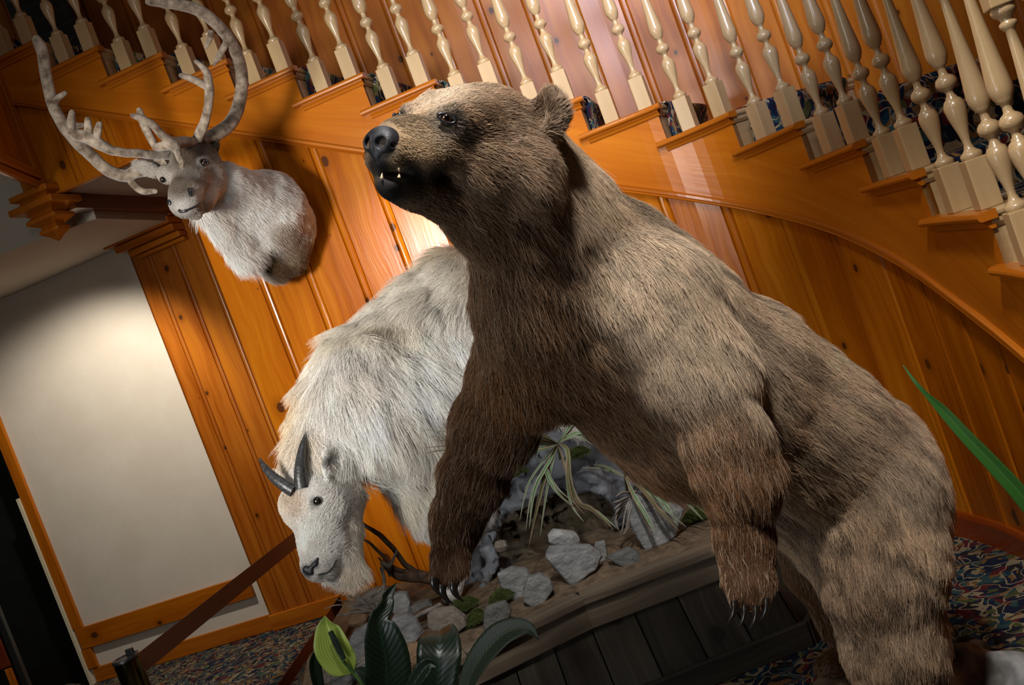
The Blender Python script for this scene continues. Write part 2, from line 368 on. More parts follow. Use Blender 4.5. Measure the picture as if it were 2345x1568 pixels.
# stepped capital on the pilaster
cap = MB()
for (d0, d1, z0, z1, th) in ((-0.10, 0.50, 3.04, 3.14, .17), (-0.06, 0.50, 2.985, 3.038, .22), (0.0, 0.50, 2.93, 2.983, .19), (0.06, 0.50, 2.885, 2.928, .14), (0.10, 0.50, 2.855, 2.883, .10)):
    wallbox(cap, LW + d0, LW + d1, z0, z1, th, 0.02, 'x')
struct(cap, 'trim_4', M_TRIM, bevel=0.014, seg=3)
# ceiling over the alcove and the soffit under the landing
a0, a1 = np.array([-2.10, 5.3]), np.array([-1.84, 8.0])
mb = MB()
mb.add([P3((-6.5, 6.5), 3.0), P3((-2.08, 6.5), 3.0), P3(a1, 3.0), P3((-1.8, 8.6), 3.0), P3((-6.5, 8.9), 3.0)], [(0, 1, 2, 3, 4)], [[(0, 0)] * 5])
mb.add([P3((-6.5, 6.5), 3.0), P3((-2.08, 6.5), 3.0), P3((-2.08, 6.5), 3.5), P3((-6.5, 6.5), 3.5)], [(0, 1, 2, 3)], [[(0, 0)] * 4])
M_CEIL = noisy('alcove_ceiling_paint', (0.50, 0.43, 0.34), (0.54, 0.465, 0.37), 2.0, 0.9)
struct(mb, 'ceiling', M_CEIL, recalc=False)
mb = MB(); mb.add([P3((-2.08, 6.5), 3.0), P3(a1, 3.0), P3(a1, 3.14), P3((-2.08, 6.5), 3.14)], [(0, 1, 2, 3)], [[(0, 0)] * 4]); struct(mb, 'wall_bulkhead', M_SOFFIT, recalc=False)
mb = MB(); mb.beam((-2.13, 6.26, 3.095), (-1.80, 7.9, 3.095), 0.09, 0.09); struct(mb, 'trim_5', wood('shade_darkened_beam', (0.10, 0.022, 0.004), (0.15, 0.035, 0.005), (0.2, 0.05, 0.008), knots=False, coat=0.3))  # poorly lit beam: its shade is put into a darker wood colour
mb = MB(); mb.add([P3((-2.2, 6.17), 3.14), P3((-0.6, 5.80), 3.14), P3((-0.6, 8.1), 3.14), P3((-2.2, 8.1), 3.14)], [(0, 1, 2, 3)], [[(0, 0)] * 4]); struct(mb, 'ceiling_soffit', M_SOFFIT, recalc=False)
# landing post, its left fascia and the turned-down pendant
pc = np.array([-2.225, 6.19]); px_, py_ = np.array([.974, -.225, 0]), np.array([.225, .974, 0])
post = MB(); post.box((pc[0], pc[1], 4.4), (px_, py_, (0, 0, 1)), (.062, .062, 1.2)); 
struct(post, 'trim_6', M_KNOTTY, bevel=0.006)
pen = MB(); z = 3.20
prof = [(.10, 3.20), (.125, 3.195), (.125, 3.165), (.09, 3.15), (.10, 3.135), (.145, 3.125), (.145, 3.09), (.09, 3.07), (.07, 3.055), (.095, 3.04), (.10, 3.02), (.06, 2.995), (.045, 2.985), (.065, 2.965), (.062, 2.95), (.03, 2.925), (.004, 2.895)]
rows, uvr = [], []
for r, zz in prof:
    rows.append([np.array([pc[0], pc[1], zz]) + px_ * r * a + py_ * r * b for a, b in ((-1, -1), (1, -1), (1, 1), (-1, 1))]); uvr.append([(0, zz), (.1, zz), (.2, zz), (.3, zz)])
pen.grid(rows, uvr, closed=True)
struct(pen, 'trim_7', M_TRIM, bevel=0.006)
fas = MB(); pr = board_profile(1.3, 0.30, 0.034, start=0.1)
fdir = np.array([.10, -.995, 0]); fo = np.array([-2.19, 6.13, 0]); fn = np.array([.995, .10, 0])
rows = [[fo + fdir * u + fn * d + np.array([0, 0, zz]) for u, d in pr] for zz in (3.30, 5.6)]
fas.grid(rows, [[(u + 3, zz) for u, d in pr] for zz in (3.30, 5.6)])
struct(fas, 'wall_landing', M_PANEL)
fm = MB(); fm.beam(fo + np.array([0, 0, 3.27]), fo + fdir * 1.3 + np.array([0, 0, 3.27]), .05, .06); fm.beam(fo + np.array([0, 0, 3.21]), fo + fdir * 1.3 + np.array([0, 0, 3.21]), .03, .05); struct(fm, 'trim_8', M_TRIM, bevel=.008)

# ------------------------------------------------------------------ wall under the stairs
SE = 2.49
ss, dd = arclen()
def s_of(d): return float(np.interp(d, dd, ss))
d0 = float(np.interp(SE, ss, dd)); d1 = dd[-1]
pr = board_profile(d1 - d0, 0.275, 0.036, start=0.0, flat=2)
WOFF = 0.02
rows, uvr = [[], []], [[], []]
for u, d in pr:
    s = s_of(d0 + u); xy = path(s) + nrm(s) * (WOFF - d)
    zt = max(zbot(s) + 0.05, 0.1)
    rows[0].append(P3(xy, 0.0)); rows[1].append(P3(xy, zt)); uvr[0].append((u + 7 * .275, 0)); uvr[1].append((u + 7 * .275, zt))
mb = MB(); mb.grid(rows, uvr)
e = path(SE); en = nrm(SE); mb.add([P3(e + en * WOFF, 0), P3(e + en * 1.0, 0), P3(e + en * 1.0, 3.14), P3(e + en * WOFF, 3.14)], [(0, 1, 2, 3)], [[(0, 0), (1, 0), (1, 3), (0, 3)]])
struct(mb, 'wall_understair', M_PANEL, smooth=False)
# panel over the opening, left of the wall
dl0 = float(np.interp(0.18, ss, dd)); pr2 = board_profile(d0 - dl0, 0.275, 0.036, start=0.275 * 5 - (d0 - dl0) + 0.0, flat=2)
rows, uvr = [[], []], [[], []]
for u, d in pr2:
    s = s_of(dl0 + u); xy = path(s) + nrm(s) * (WOFF - d); rows[0].append(P3(xy, 3.14)); rows[1].append(P3(xy, zbot(s) + .05)); uvr[0].append((u + 2 * .275, 3.14)); uvr[1].append((u + 2 * .275, zbot(s)))
mb = MB(); mb.grid(rows, uvr); struct(mb, 'wall_landing_panel', M_PANEL)
mb = MB(); mb.beam(P3(path(0.2) + nrm(.2) * .03, 3.145), P3(path(SE) + nrm(SE) * .03, 3.145), 0.04, 0.02); struct(mb, 'trim_9', M_TRIM)
# curved baseboard
def sweep(mbx, s0, s1, n, prof, zf, mi=0, off=0.0):
    rows, uvr = [], []; ln = 0; last = None
    for s in np.linspace(s0, s1, n):
        p = path(s); nn = nrm(s)
        if last is not None: ln += np.linalg.norm(p - last)
        last = p
        rows.append([P3(p - nn * (o + off), zf(s) + z) for o, z in prof]); uvr.append([(0.05 * i, ln) for i in range(len(prof))])
    mbx.grid(rows, uvr, mi)
    for r in (rows[0], rows[-1]): mbx.add(r, [tuple(range(len(r)))], [[(0, 0)] * len(r)], mi)
mb = MB(); sweep(mb, SE, 17.5, 120, [(-.03, 0), (.004, 0), (.004, .10), (-.004, .12), (-.03, .12)], lambda s: 0); struct(mb, 'baseboard_understair', wood('dark_curved_baseboard', (0.16, 0.022, 0.003), (0.22, 0.035, 0.004), (0.26, 0.05, 0.006), knots=False))

# wall behind the stairs
WID = 1.12
bs, bd = arclen(17.4, 348, WID)
def bpath(s, o=0.0): return path(s) + nrm(s) * (WID - o)
sbs = np.linspace(0, 17.4, 348); bp = [bpath(s) for s in sbs]
left = np.array([-3.6, bp[0][1] + (bp[0][0] + 3.6) * 0.25]); 
poly = [left] + bp; cum = [0.0]
for a, b in zip(poly[:-1], poly[1:]): cum.append(cum[-1] + np.linalg.norm(b - a))
poly = np.array(poly); cum = np.array(cum)
def bw(d):
    x = np.interp(d, cum, poly[:, 0]); y = np.interp(d, cum, poly[:, 1]); x2 = np.interp(d + .02, cum, poly[:, 0]); y2 = np.interp(d + .02, cum, poly[:, 1])
    t = np.array([x2 - x, y2 - y]); l = np.linalg.norm(t); t = t / l if l > 1e-6 else np.array([0, -1.]); return np.array([x, y]), np.array([-t[1], t[0]])
pr = board_profile(cum[-1] - .05, 0.275, 0.034, start=0.12, flat=2)
rows, uvr = [[], []], [[], []]
for u, d in pr:
    p, nn = bw(u)
    for r, (zz) in enumerate((3.15 if p[0] < -0.62 else 0.0, 6.2)): rows[r].append(P3(p - nn * d, zz)); uvr[r].append((u + .12 + 60 * .275, zz))
mb = MB(); mb.grid(rows, uvr)
M_PANEL2 = wood('varnished_pine_stair_wall', ORD, (0.42, 0.115, 0.008), ORL, rough=0.36, period=0.275, coat=0.6, kscale=3.0, kthr=0.07)
M_PANEL2.node_tree.nodes['Principled BSDF'].inputs['Coat Roughness'].default_value = .33
struct(mb, 'wall_stairs', M_PANEL2)
# dark slate tiles high on the left of the stair wall
sl = MB(); cL = at(95, 0, 7.27); cR = at(155, 0, 7.22)
m_slate, nt, b = new_mat('dark_slate_tiles')
tc = N(nt, 'ShaderNodeTexCoord'); br = N(nt, 'ShaderNodeTexBrick'); mp = N(nt, 'ShaderNodeMapping'); mp.inputs['Rotation'].default_value = (math.radians(90), 0, 0)
L(nt, tc.outputs['Object'], mp.inputs[0]); L(nt, mp.outputs[0], br.inputs['Vector']); br.inputs['Scale'].default_value = 2.4; br.inputs['Mortar Size'].default_value = 0.012; br.offset = 0.0
br.inputs['Color1'].default_value = (0.030, 0.032, 0.026, 1); br.inputs['Color2'].default_value = (0.036, 0.038, 0.03, 1); br.inputs['Mortar'].default_value = (0.075, 0.075, 0.06, 1)
L(nt, br.outputs[0], b.inputs['Base Color']); b.inputs['Roughness'].default_value = 0.5
q0, q1 = at(40, 60, 7.0), at(196, 122, 6.98)
sl.beam((q0[0] - .1, 7.28, 4.9), (q1[0] - .02, 7.12, 4.9), 0.03, 2.6); struct(sl, 'slate_panel_1', m_slate)

# ------------------------------------------------------------------ staircase: stringer, treads, risers, runner
stair = empty('staircase', (0.4, 5.6, 0)); tag(stair, 'curving staircase with orange pine stringer, stepped tread ends and patterned carpet runner', 'staircase')
def sp(o): o.parent = stair; o.matrix_parent_inverse = Matrix.Translation(-Vector(stair.location)); return o
st = MB(); SUB = 6
for k in range(1, 18):
    rows, uvr = [[], []], [[], []]
    for i in range(SUB + 1):
        s = k - 1 + i / SUB; p = path(s); ln = float(np.interp(s, ss, dd))
        rows[0].append(P3(p, max(zbot(s), 0.02))); rows[1].append(P3(p, ztop(k) - 0.03)); uvr[0].append((zbot(s) + 0.55 * ln, ln)); uvr[1].append((ztop(k) + 0.55 * ln, ln))
    st.grid(rows, uvr)
    st.add([P3(path(k), ztop(k + 1) - .03), P3(path(k), ztop(k) - .03), P3(path(k) + nrm(k) * .03, ztop(k) - .03), P3(path(k) + nrm(k) * .03, ztop(k + 1) - .03)], [(0, 1, 2, 3)], [[(0, 0), (0, .2), (.03, .2), (.03, 0)]])
sp(st.build('stringer', M_STRING))
mo = MB(); sweep(mo, 0.15, 17.2, 150, [(-.01, .0), (.010, .0), (.016, .006), (.010, .014), (.018, .020), (.018, .034), (.008, .042), (-.01, .042)], lambda s: max(zbot(s), 0.0) - .02)
sp(mo.build('stringer_moulding', M_TRIM))
def bull(w, th, n=5):   # rounded nosing profile: (out, z) from under-inside round to top-inside
    r = th / 2; return [(-.02, -th)] + [(w - r + r * math.cos(a), -r + r * math.sin(a)) for a in np.linspace(-math.pi / 2, math.pi / 2, n + 2)] + [(-.02, 0)]
BN = bull(.042, .030)
CV = [(-.01, -.030), (.026, -.030), (.024, -.036), (.014, -.048), (.010, -.056), (.004, -.060), (-.01, -.060)]
for k in range(1, 18):
    t1 = tan(k); n1 = nrm(k); sb = k - 1 - (0.16 if k < 12 else 0.10)
    # orange return nosing along the open side
    q = MB(); sweep(q, sb, k + 0.0, 9, BN, lambda s: ztop(k)); 
    # its mitred front end
    f = path(k) + t1 * .030
    rows = [[P3(path(k) - n1 * o, ztop(k) + z) for o, z in BN], [P3(f - n1 * o, ztop(k) + z) for o, z in BN]]; q.grid(rows, [[(i * .01, 0) for i in range(len(BN))], [(i * .01, .03) for i in range(len(BN))]])
    r1 = rows[1]; q.add(r1, [tuple(range(len(r1)))], [[(0, 0)] * len(r1)])
    rn = sp(q.build('return_nosing', M_TRIM))
    q = MB(); sweep(q, sb + .12, k + .03, 8, CV, lambda s: ztop(k)); o = q.build('cove_moulding', M_TRIM, rn)
    # blond tread slab with its rounded front
    q = MB(); w0, w1 = 0.0, WID - .01
    fr = path(k) + t1 * .012; ba = path(k - 1)
    nb = nrm(k - 1)
    A, B = fr + n1 * w0, fr + n1 * w1; C_, D = ba + nb * w1, ba + nb * w0
    zt = ztop(k)
    prof = [(0, -.03)] + [(.018 + .015 * math.cos(a), -.015 + .015 * math.sin(a)) for a in np.linspace(-math.pi / 2, math.pi / 2, 6)] + [(0, 0)]
    q.grid([[P3(fr + n1 * w + t1 * (o - .02), zt + z) for o, z in prof] for w in (w0 + .001, w1)], [[(i * .01, w) for i in range(len(prof))] for w in (w0, w1)])
    q.add([P3(fr + n1 * w0 + t1 * .0, zt - .0005), P3(fr + n1 * w1, zt - .0005), P3(C_, zt - .0005), P3(D, zt - .0005)], [(0, 1, 2, 3)], [[(0, 0), (0, 1.1), (.3, 1.1), (.3, 0)]])
    q.add([P3(A, zt - .03), P3(B, zt - .03), P3(C_, zt - .03), P3(D, zt - .03)], [(0, 1, 2, 3)], [[(0, 0), (0, 1.1), (.3, 1.1), (.3, 0)]])
    q.add([P3(path(k) + n1 * w + t1 * o, zt + z) for w in (0.0, w1) for o, z in ((.016, -.030), (.016, -.044), (.006, -.058), (0, -.058))], [(0, 1, 5, 4), (1, 2, 6, 5), (2, 3, 7, 6)], [[(0, 0), (.01, 0), (.01, 1), (0, 1)]] * 3)
    tr = sp(q.build('tread', M_BLOND))
    q = MB(); rb = path(k)
    q.add([P3(rb + n1 * .0, zt - .03 - RISE + .03), P3(rb + n1 * w1, zt - RISE), P3(rb + n1 * w1, zt - .03), P3(rb + n1 * .0, zt - .03)], [(0, 1, 2, 3)], [[(0, 0), (0, 1), (.15, 1), (.15, 0)]])
    sp(q.build('riser', M_BLOND))
# runner: one ribbon over treads and risers, bulging round every nosing
q = MB(); edge = 0.115
def runner_pts(w):
    pts = []
    for k in range(0, 17):
        nb, tb = nrm(k), tan(k); zt = ztop(k)
        b_ = path(k) + nb * w
        # over nosing of tread k then down the riser
        for o, z in ((-.04, .010), (.005, .012), (.032, .010), (.047, -.004), (.046, -.022), (.036, -.040), (.024, -.060), (.018, -.10), (.014, -.15), (.016, -.17)):
            pts.append(P3(b_ + tb * o, zt + z))
    return pts
r0, r1 = runner_pts(edge), runner_pts(WID - edge)
mid = [(a * (1 - t) + b * t) for t in (0.5,) for a, b in zip(r0, r1)]
ln = np.arange(len(r0)) * .05
q.grid([r0, mid, r1], [[(0, x) for x in ln], [(.5, x) for x in ln], [(1, x) for x in ln]])
lo = [p + np.array([0, 0, -.0]) + np.append(-nrm(i // 10) * -.0, 0) for i, p in enumerate(r0)]
ro = sp(q.build('carpet_runner', M_RUNNER, smooth=True)); sm = ro.modifiers.new('thick', 'SOLIDIFY'); sm.thickness = 0.009; sm.offset = -1

# ------------------------------------------------------------------ turned balusters
rail = empty('stair_railing', (0.4, 5.65, 0)); tag(rail, 'row of turned blond wood balusters standing two to a tread along the curving stairs', 'railing')
def rp(o): o.parent = rail; o.matrix_parent_inverse = Matrix.Translation(-Vector(rail.location)); return o
HB = 0.165
TP = [(.031, 0), (.034, .006), (.034, .016), (.028, .022), (.022, .026), (.016, .034), (.0125, .048), (.013, .062), (.017, .085), (.024, .115), (.031, .145), (.034, .168), (.033, .182), (.027, .196), (.0175, .204), (.018, .208), (.0135, .212), (.012, .222), (.014, .230),
      (.025, .237), (.032, .246), (.034, .256), (.031, .267), (.024, .275), (.017, .279), (.0135, .284), (.0125, .298), (.0145, .308), (.022, .312), (.023, .318), (.028, .326), (.033, .342), (.034, .358), (.032, .385), (.0275, .43), (.0225, .49), (.018, .55), (.0145, .61), (.0125, .655),
      (.016, .660), (.022, .668), (.022, .676), (.015, .682), (.018, .690), (.030, .700), (.033, .710), (.028, .720)]
def bal_meshes():
    q = MB(); q.lathe(TP, (0, 0, HB), n=20); sh = q.build('baluster', M_TURN, smooth=True, link=False)
    q = MB(); q.box((0, 0, HB / 2), ((1, 0, 0), (0, 1, 0), (0, 0, 1)), (.0365, .0365, HB / 2), su=.3); bl = q.build('square_base', M_BLOND, link=False, bevel=.003)
    q = MB(); q.box((0, 0, HB + .72 + .09), ((1, 0, 0), (0, 1, 0), (0, 0, 1)), (.0365, .0365, .09), su=.7); tb = q.build('square_top', M_BLOND, link=False, bevel=.003)
    return sh, bl, tb
B0 = bal_meshes(); first = True
for k in range(1, 18):
    for fr in (0.14, 0.64):
        s = k - fr; p = path(s) + nrm(s) * .035; t = tan(s)
        sh, bl, tb = B0 if first else tuple(o.copy() for o in B0)
        first = False
        for o in (sh, bl, tb): COL.objects.link(o)
        sh.location = (p[0] - rail.location.x, p[1] - rail.location.y, ztop(k)); sh.rotation_euler = (0, 0, math.atan2(t[1], t[0])); sh.parent = rail
        bl.parent = sh; tb.parent = sh
# ------------------------------------------------------------------ smooth solid modelling for the mounted animals
def hash3(ix, iy, iz, seed):
    h = (ix.astype(np.int64) * 374761393 + iy.astype(np.int64) * 668265263 + iz.astype(np.int64) * 2147483647 + seed * 144665) & 0xffffffff
    h = ((h ^ (h >> 13)) * 1274126177) & 0xffffffff
    return ((h ^ (h >> 16)) & 0xffff) / 65535.0
def vnoise(P, sc=1.0, seed=0):
    Q = P * sc; I = np.floor(Q).astype(np.int64); F = Q - I; F = F * F * (3 - 2 * F); r = 0
    for dx in (0, 1):
        wx = F[..., 0] if dx else 1 - F[..., 0]
        for dy in (0, 1):
            wy = F[..., 1] if dy else 1 - F[..., 1]
            for dz in (0, 1):
                wz = F[..., 2] if dz else 1 - F[..., 2]
                r = r + wx * wy * wz * hash3(I[..., 0] + dx, I[..., 1] + dy, I[..., 2] + dz, seed)
    return r
def fbm(P, sc, seed=0, oct=3):
    r = 0; a = 0.5; t = 0
    for i in range(oct): r = r + a * vnoise(P, sc * 2 ** i, seed + i); t += a; a *= 0.5
    return r / t
class Prim:
    """rounded cone a->b (radii ra, rb), or an ellipsoid when radii= and axes= are given"""
    def __init__(s, a, b=None, ra=.1, rb=None, k=.05, col=None, flow=None, ln=None, axes=None, radii=None, sub=False, fur=1.0):
        s.a = np.array(a, float); s.b = np.array(b if b is not None else a, float); s.ra = ra; s.rb = ra if rb is None else rb
        s.k = k; s.col = col; s.ln = ln; s.sub = sub; s.fur = fur
        s.axes = None if axes is None else np.array(axes, float); s.radii = None if radii is None else np.array(radii, float)
        f = s.b - s.a if flow is None else np.array(flow, float); n = np.linalg.norm(f); s.flow = f / n if n > 1e-6 else np.array([0, 0, -1.0])
    def bounds(s):
        r = max(s.ra, s.rb) if s.radii is None else max(s.radii); m = r + s.k * 1.2 + .03
        return np.minimum(s.a, s.b) - m, np.maximum(s.a, s.b) + m
    def dist(s, P):
        if s.radii is not None:
            q = (P - s.a) @ s.axes.T
            k0 = np.sqrt(((q / s.radii) ** 2).sum(-1)); k1 = np.sqrt(((q / s.radii ** 2) ** 2).sum(-1))
            return k0 * (k0 - 1) / np.maximum(k1, 1e-6)
        d = s.b - s.a; L2 = d @ d
        if L2 < 1e-12: return np.sqrt(((P - s.a) ** 2).sum(-1)) - s.ra
        t = np.clip(((P - s.a) @ d) / L2, 0, 1); t_ = t
        return np.sqrt(((P - s.a - t_[..., None] * d) ** 2).sum(-1)) - (s.ra + (s.rb - s.ra) * t)
def field(prims, h, disp=None):
    lo = np.min([p.bounds()[0] for p in prims if not p.sub], axis=0) - 2 * h; hi = np.max([p.bounds()[1] for p in prims if not p.sub], axis=0) + 2 * h
    n = np.ceil((hi - lo) / h).astype(int) + 1
    V = np.full(n, 0.2, np.float32); ax = [lo[i] + h * np.arange(n[i]) for i in range(3)]
    for p in prims:
        a, b = p.bounds(); i0 = np.maximum(((a - lo) / h).astype(int), 0); i1 = np.minimum(((b - lo) / h).astype(int) + 2, n)
        if (i1 <= i0).any(): continue
        sl = tuple(slice(i0[i], i1[i]) for i in range(3))
        G = np.stack(np.meshgrid(*[ax[i][sl[i]] for i in range(3)], indexing='ij'), -1)
        d = p.dist(G); o = V[sl]; k = p.k
        if p.sub:
            hh = np.maximum(k - np.abs(-d - o), 0) / k if k > 0 else 0; V[sl] = np.maximum(o, -d) + hh * hh * k * .25
        else:
            hh = np.maximum(k - np.abs(d - o), 0) / k if k > 0 else 0; V[sl] = np.minimum(o, d) - hh * hh * k * .25
    if disp is not None:
        band = np.abs(V) < 3 * h; I = np.argwhere(band); V[band] += disp(lo + I * h).astype(np.float32)
    return V, lo
def surface_nets(V, lo, h):
    n = np.array(V.shape); ins = V < 0
    c = sum(ins[dx:n[0] - 1 + dx, dy:n[1] - 1 + dy, dz:n[2] - 1 + dz].astype(np.int8) for dx in (0, 1) for dy in (0, 1) for dz in (0, 1))
    act = (c > 0) & (c < 8); idx = -np.ones(act.shape, np.int64); I = np.argwhere(act); idx[act] = np.arange(len(I))
    acc = np.zeros((len(I), 3)); cnt = np.zeros(len(I))
    cor = [(x, y, z) for x in (0, 1) for y in (0, 1) for z in (0, 1)]
    for a in cor:
        for ax in range(3):
            if a[ax]: continue
            b = list(a); b[ax] = 1
            va = V[I[:, 0] + a[0], I[:, 1] + a[1], I[:, 2] + a[2]]; vb = V[I[:, 0] + b[0], I[:, 1] + b[1], I[:, 2] + b[2]]
            m = (va < 0) != (vb < 0); t = np.where(m, va / (va - vb + 1e-12), 0)
            p = np.array(a, float)[None].repeat(len(I), 0); p[:, ax] += t; acc += p * m[:, None]; cnt += m
    verts = lo + h * (I + acc / cnt[:, None])
    F = []
    for ax in range(3):
        u, w = [(1, 2), (2, 0), (0, 1)][ax]
        A = [slice(None)] * 3; B = [slice(None)] * 3
        A[ax] = slice(0, n[ax] - 1); B[ax] = slice(1, n[ax])
        for q in (u, w): A[q] = slice(1, n[q] - 1); B[q] = slice(1, n[q] - 1)
        sa, sb = ins[tuple(A)], ins[tuple(B)]; E = np.argwhere(sa != sb); s_in = sa[tuple(E.T)]
        E = E.copy(); E[:, u] += 1; E[:, w] += 1
        def cell(du, dw):
            q = E.copy(); q[:, u] -= du; q[:, w] -= dw; return idx[q[:, 0], q[:, 1], q[:, 2]]
        q4 = np.stack([cell(1, 1), cell(0, 1), cell(0, 0), cell(1, 0)], 1)
        q4[~s_in] = q4[~s_in][:, ::-1]; F.append(q4)
    F = np.concatenate(F); F = F[(F >= 0).all(1)]
    return verts, F
def smooth_verts(v, F, it=2, w=0.5):
    E = np.concatenate([F[:, [0, 1]], F[:, [1, 2]], F[:, [2, 3]], F[:, [3, 0]]])
    for _ in range(it):
        acc = np.zeros_like(v); cnt = np.zeros(len(v))
        for a, b in ((0, 1), (1, 0)):
            for c in range(3): acc[:, c] += np.bincount(E[:, a], weights=v[E[:, b], c], minlength=len(v))
            cnt += np.bincount(E[:, a], minlength=len(v))
        v = v * (1 - w) + w * acc / np.maximum(cnt, 1)[:, None]
    return v
def solid(name, prims, h, mat, parent=None, colf=None, disp=None, sm=2, origin=None):
    V, lo = field(prims, h, disp); v, F = surface_nets(V, lo, h); v = smooth_verts(v, F, sm)
    org = np.array(origin if origin is not None else (0, 0, 0), float)
    me = bpy.data.meshes.new(name); me.vertices.add(len(v)); me.vertices.foreach_set('co', (v - org).astype('f').ravel())
    me.loops.add(4 * len(F)); me.loops.foreach_set('vertex_index', F.astype('i').ravel())
    me.polygons.add(len(F)); me.polygons.foreach_set('loop_start', np.arange(0, 4 * len(F), 4, dtype='i'))
    me.update(calc_edges=True); me.polygons.foreach_set('use_smooth', np.ones(len(F), bool))
    if colf is not None:
        c = colf(v); a = me.color_attributes.new('Col', 'FLOAT_COLOR', 'POINT'); a.data.foreach_set('color', np.concatenate([c, np.ones((len(c), 1))], 1).astype('f').ravel())
    me.materials.append(mat); me.update()
    o = bpy.data.objects.new(name, me); COL.objects.link(o)
    if origin is not None: o.location = origin
    if parent: o.parent = parent; o.matrix_parent_inverse = parent_inv(parent)
    return o, v, F
def parent_inv(p): return (Matrix.Translation(p.location) @ p.rotation_euler.to_matrix().to_4x4()).inverted()
def sample_surface(v, F, n, rng, weight=None):
    T = np.concatenate([F[:, [0, 1, 2]], F[:, [0, 2, 3]]]); a, b, c = v[T[:, 0]], v[T[:, 1]], v[T[:, 2]]
    N_ = np.cross(b - a, c - a); A = np.linalg.norm(N_, axis=1)
    cen = (a + b + c) / 3
    wgt = A * (weight(cen, N_ / np.maximum(A, 1e-12)[:, None]) if weight is not None else 1)
    vn = np.zeros_like(v)
    for k in range(3): 
        for cc in range(3): vn[:, cc] += np.bincount(T[:, k], weights=N_[:, cc], minlength=len(v))
    vn /= np.maximum(np.linalg.norm(vn, axis=1), 1e-12)[:, None]
    i = rng.choice(len(T), n, p=wgt / wgt.sum()); r1 = np.sqrt(rng.random(n)); r2 = rng.random(n)
    w0, w1, w2 = 1 - r1, r1 * (1 - r2), r1 * r2
    P = w0[:, None] * a[i] + w1[:, None] * b[i] + w2[:, None] * c[i]
    Nn = w0[:, None] * vn[T[i, 0]] + w1[:, None] * vn[T[i, 1]] + w2[:, None] * vn[T[i, 2]]
    return P, Nn / np.linalg.norm(Nn, axis=1)[:, None]
def attrs(prims, P, tau=0.035):
    """blend colour, flow, length and fur density of the solids around every point"""
    W_ = 0; C = 0; Fl = 0; Ln = 0; D = 0
    for p in prims:
        if p.sub or p.col is None: continue
        w = np.exp(-np.maximum(p.dist(P), -0.02) / tau) + 1e-9
        W_ = W_ + w; C = C + w[:, None] * np.array(p.col); Fl = Fl + w[:, None] * p.flow; Ln = Ln + w * p.ln; D = D + w * p.fur
    return C / W_[:, None], Fl / W_[:, None], Ln / W_, D / W_
def fur_object(name, parent, P, Nn, D, ln, col, rad, mat, rng, lift=0.35, grav=0.25, K=4, jit=0.18, clump=0.0, csc=30.0, curl=0.0):
    n = len(P); D = D - Nn * (D * Nn).sum(1)[:, None]; D = D + rng.normal(0, jit, (n, 3))
    D = D - Nn * (D * Nn).sum(1)[:, None]; D /= np.maximum(np.linalg.norm(D, axis=1), 1e-6)[:, None]
    if np.isscalar(lift): lift = np.full(n, lift)
    lf = lift * (0.75 + 0.5 * rng.random(n))
    if clump:
        o = np.stack([vnoise(P, csc, 91 + i) - .5 for i in range(3)], 1) * 2 * clump; o = o - Nn * (o * Nn).sum(1)[:, None] * .6
    out = np.zeros((n, K, 3))
    for k in range(K):
        t = k / (K - 1)
        q = P + ln[:, None] * (D * (t * (0.55 + 0.45 * t)) + Nn * (lf * (t - 0.45 * t * t))[:, None] + np.array([0, 0, -1.0]) * grav * t * t)
        if clump: q = q + ln[:, None] * o * t
        if curl: q = q + ln[:, None] * curl * t * np.stack([np.sin(t * 9 + P[:, 2] * 90), np.cos(t * 9 + P[:, 0] * 90), np.sin(t * 7 + P[:, 1] * 90)], 1)
        out[:, k] = q - Nn * 0.002 * (k == 0)
    hc = bpy.data.hair_curves.new(name); hc.add_curves([K] * n)
    org = np.array(parent.location) * 0
    hc.points.foreach_set('position', out.astype('f').ravel())
    r = (np.array(rad) if not np.isscalar(rad) else np.full(n, rad))[:, None] * np.array([1.0, .9, .65, .2][:K] if K == 4 else np.linspace(1, .2, K))[None]
    ra = hc.attributes.get('radius') or hc.attributes.new('radius', 'FLOAT', 'POINT'); ra.data.foreach_set('value', r.astype('f').ravel())
    ca = hc.attributes.new('fcol', 'FLOAT_COLOR', 'CURVE'); ca.data.foreach_set('color', np.concatenate([np.clip(col, 0, 1), np.ones((n, 1))], 1).astype('f').ravel())
    hc.materials.append(mat)
    o = bpy.data.objects.new(name, hc); COL.objects.link(o); o.parent = parent; o.matrix_parent_inverse = parent_inv(parent)
    return o
def fur_mat(name, root=0.55, tip=1.25, rough=0.6, spec=0.25):
    m, nt, b = new_mat(name); at_ = N(nt, 'ShaderNodeAttribute', attribute_name='fcol')
    ci = N(nt, 'ShaderNodeHairInfo'); r = ramp(nt, [(0.0, (root,) * 3), (0.75, (1, 1, 1)), (1.0, (tip,) * 3)]); L(nt, ci.outputs['Intercept'], r.inputs[0])
    L(nt, mixc(nt, 1.0, at_.outputs['Color'], r.outputs[0], 'MULTIPLY'), b.inputs['Base Color'])
    b.inputs['Roughness'].default_value = rough; b.inputs['Specular IOR Level'].default_value = spec
    return m
def skin_mat(name, rough=0.7, spec=0.3, dim=0.7):
    m, nt, b = new_mat(name); at_ = N(nt, 'ShaderNodeAttribute', attribute_name='Col')
    L(nt, mixc(nt, 1.0, at_.outputs['Color'], (dim,) * 3, 'MULTIPLY'), b.inputs['Base Color']); b.inputs['Roughness'].default_value = rough; b.inputs['Specular IOR Level'].default_value = spec
    return m
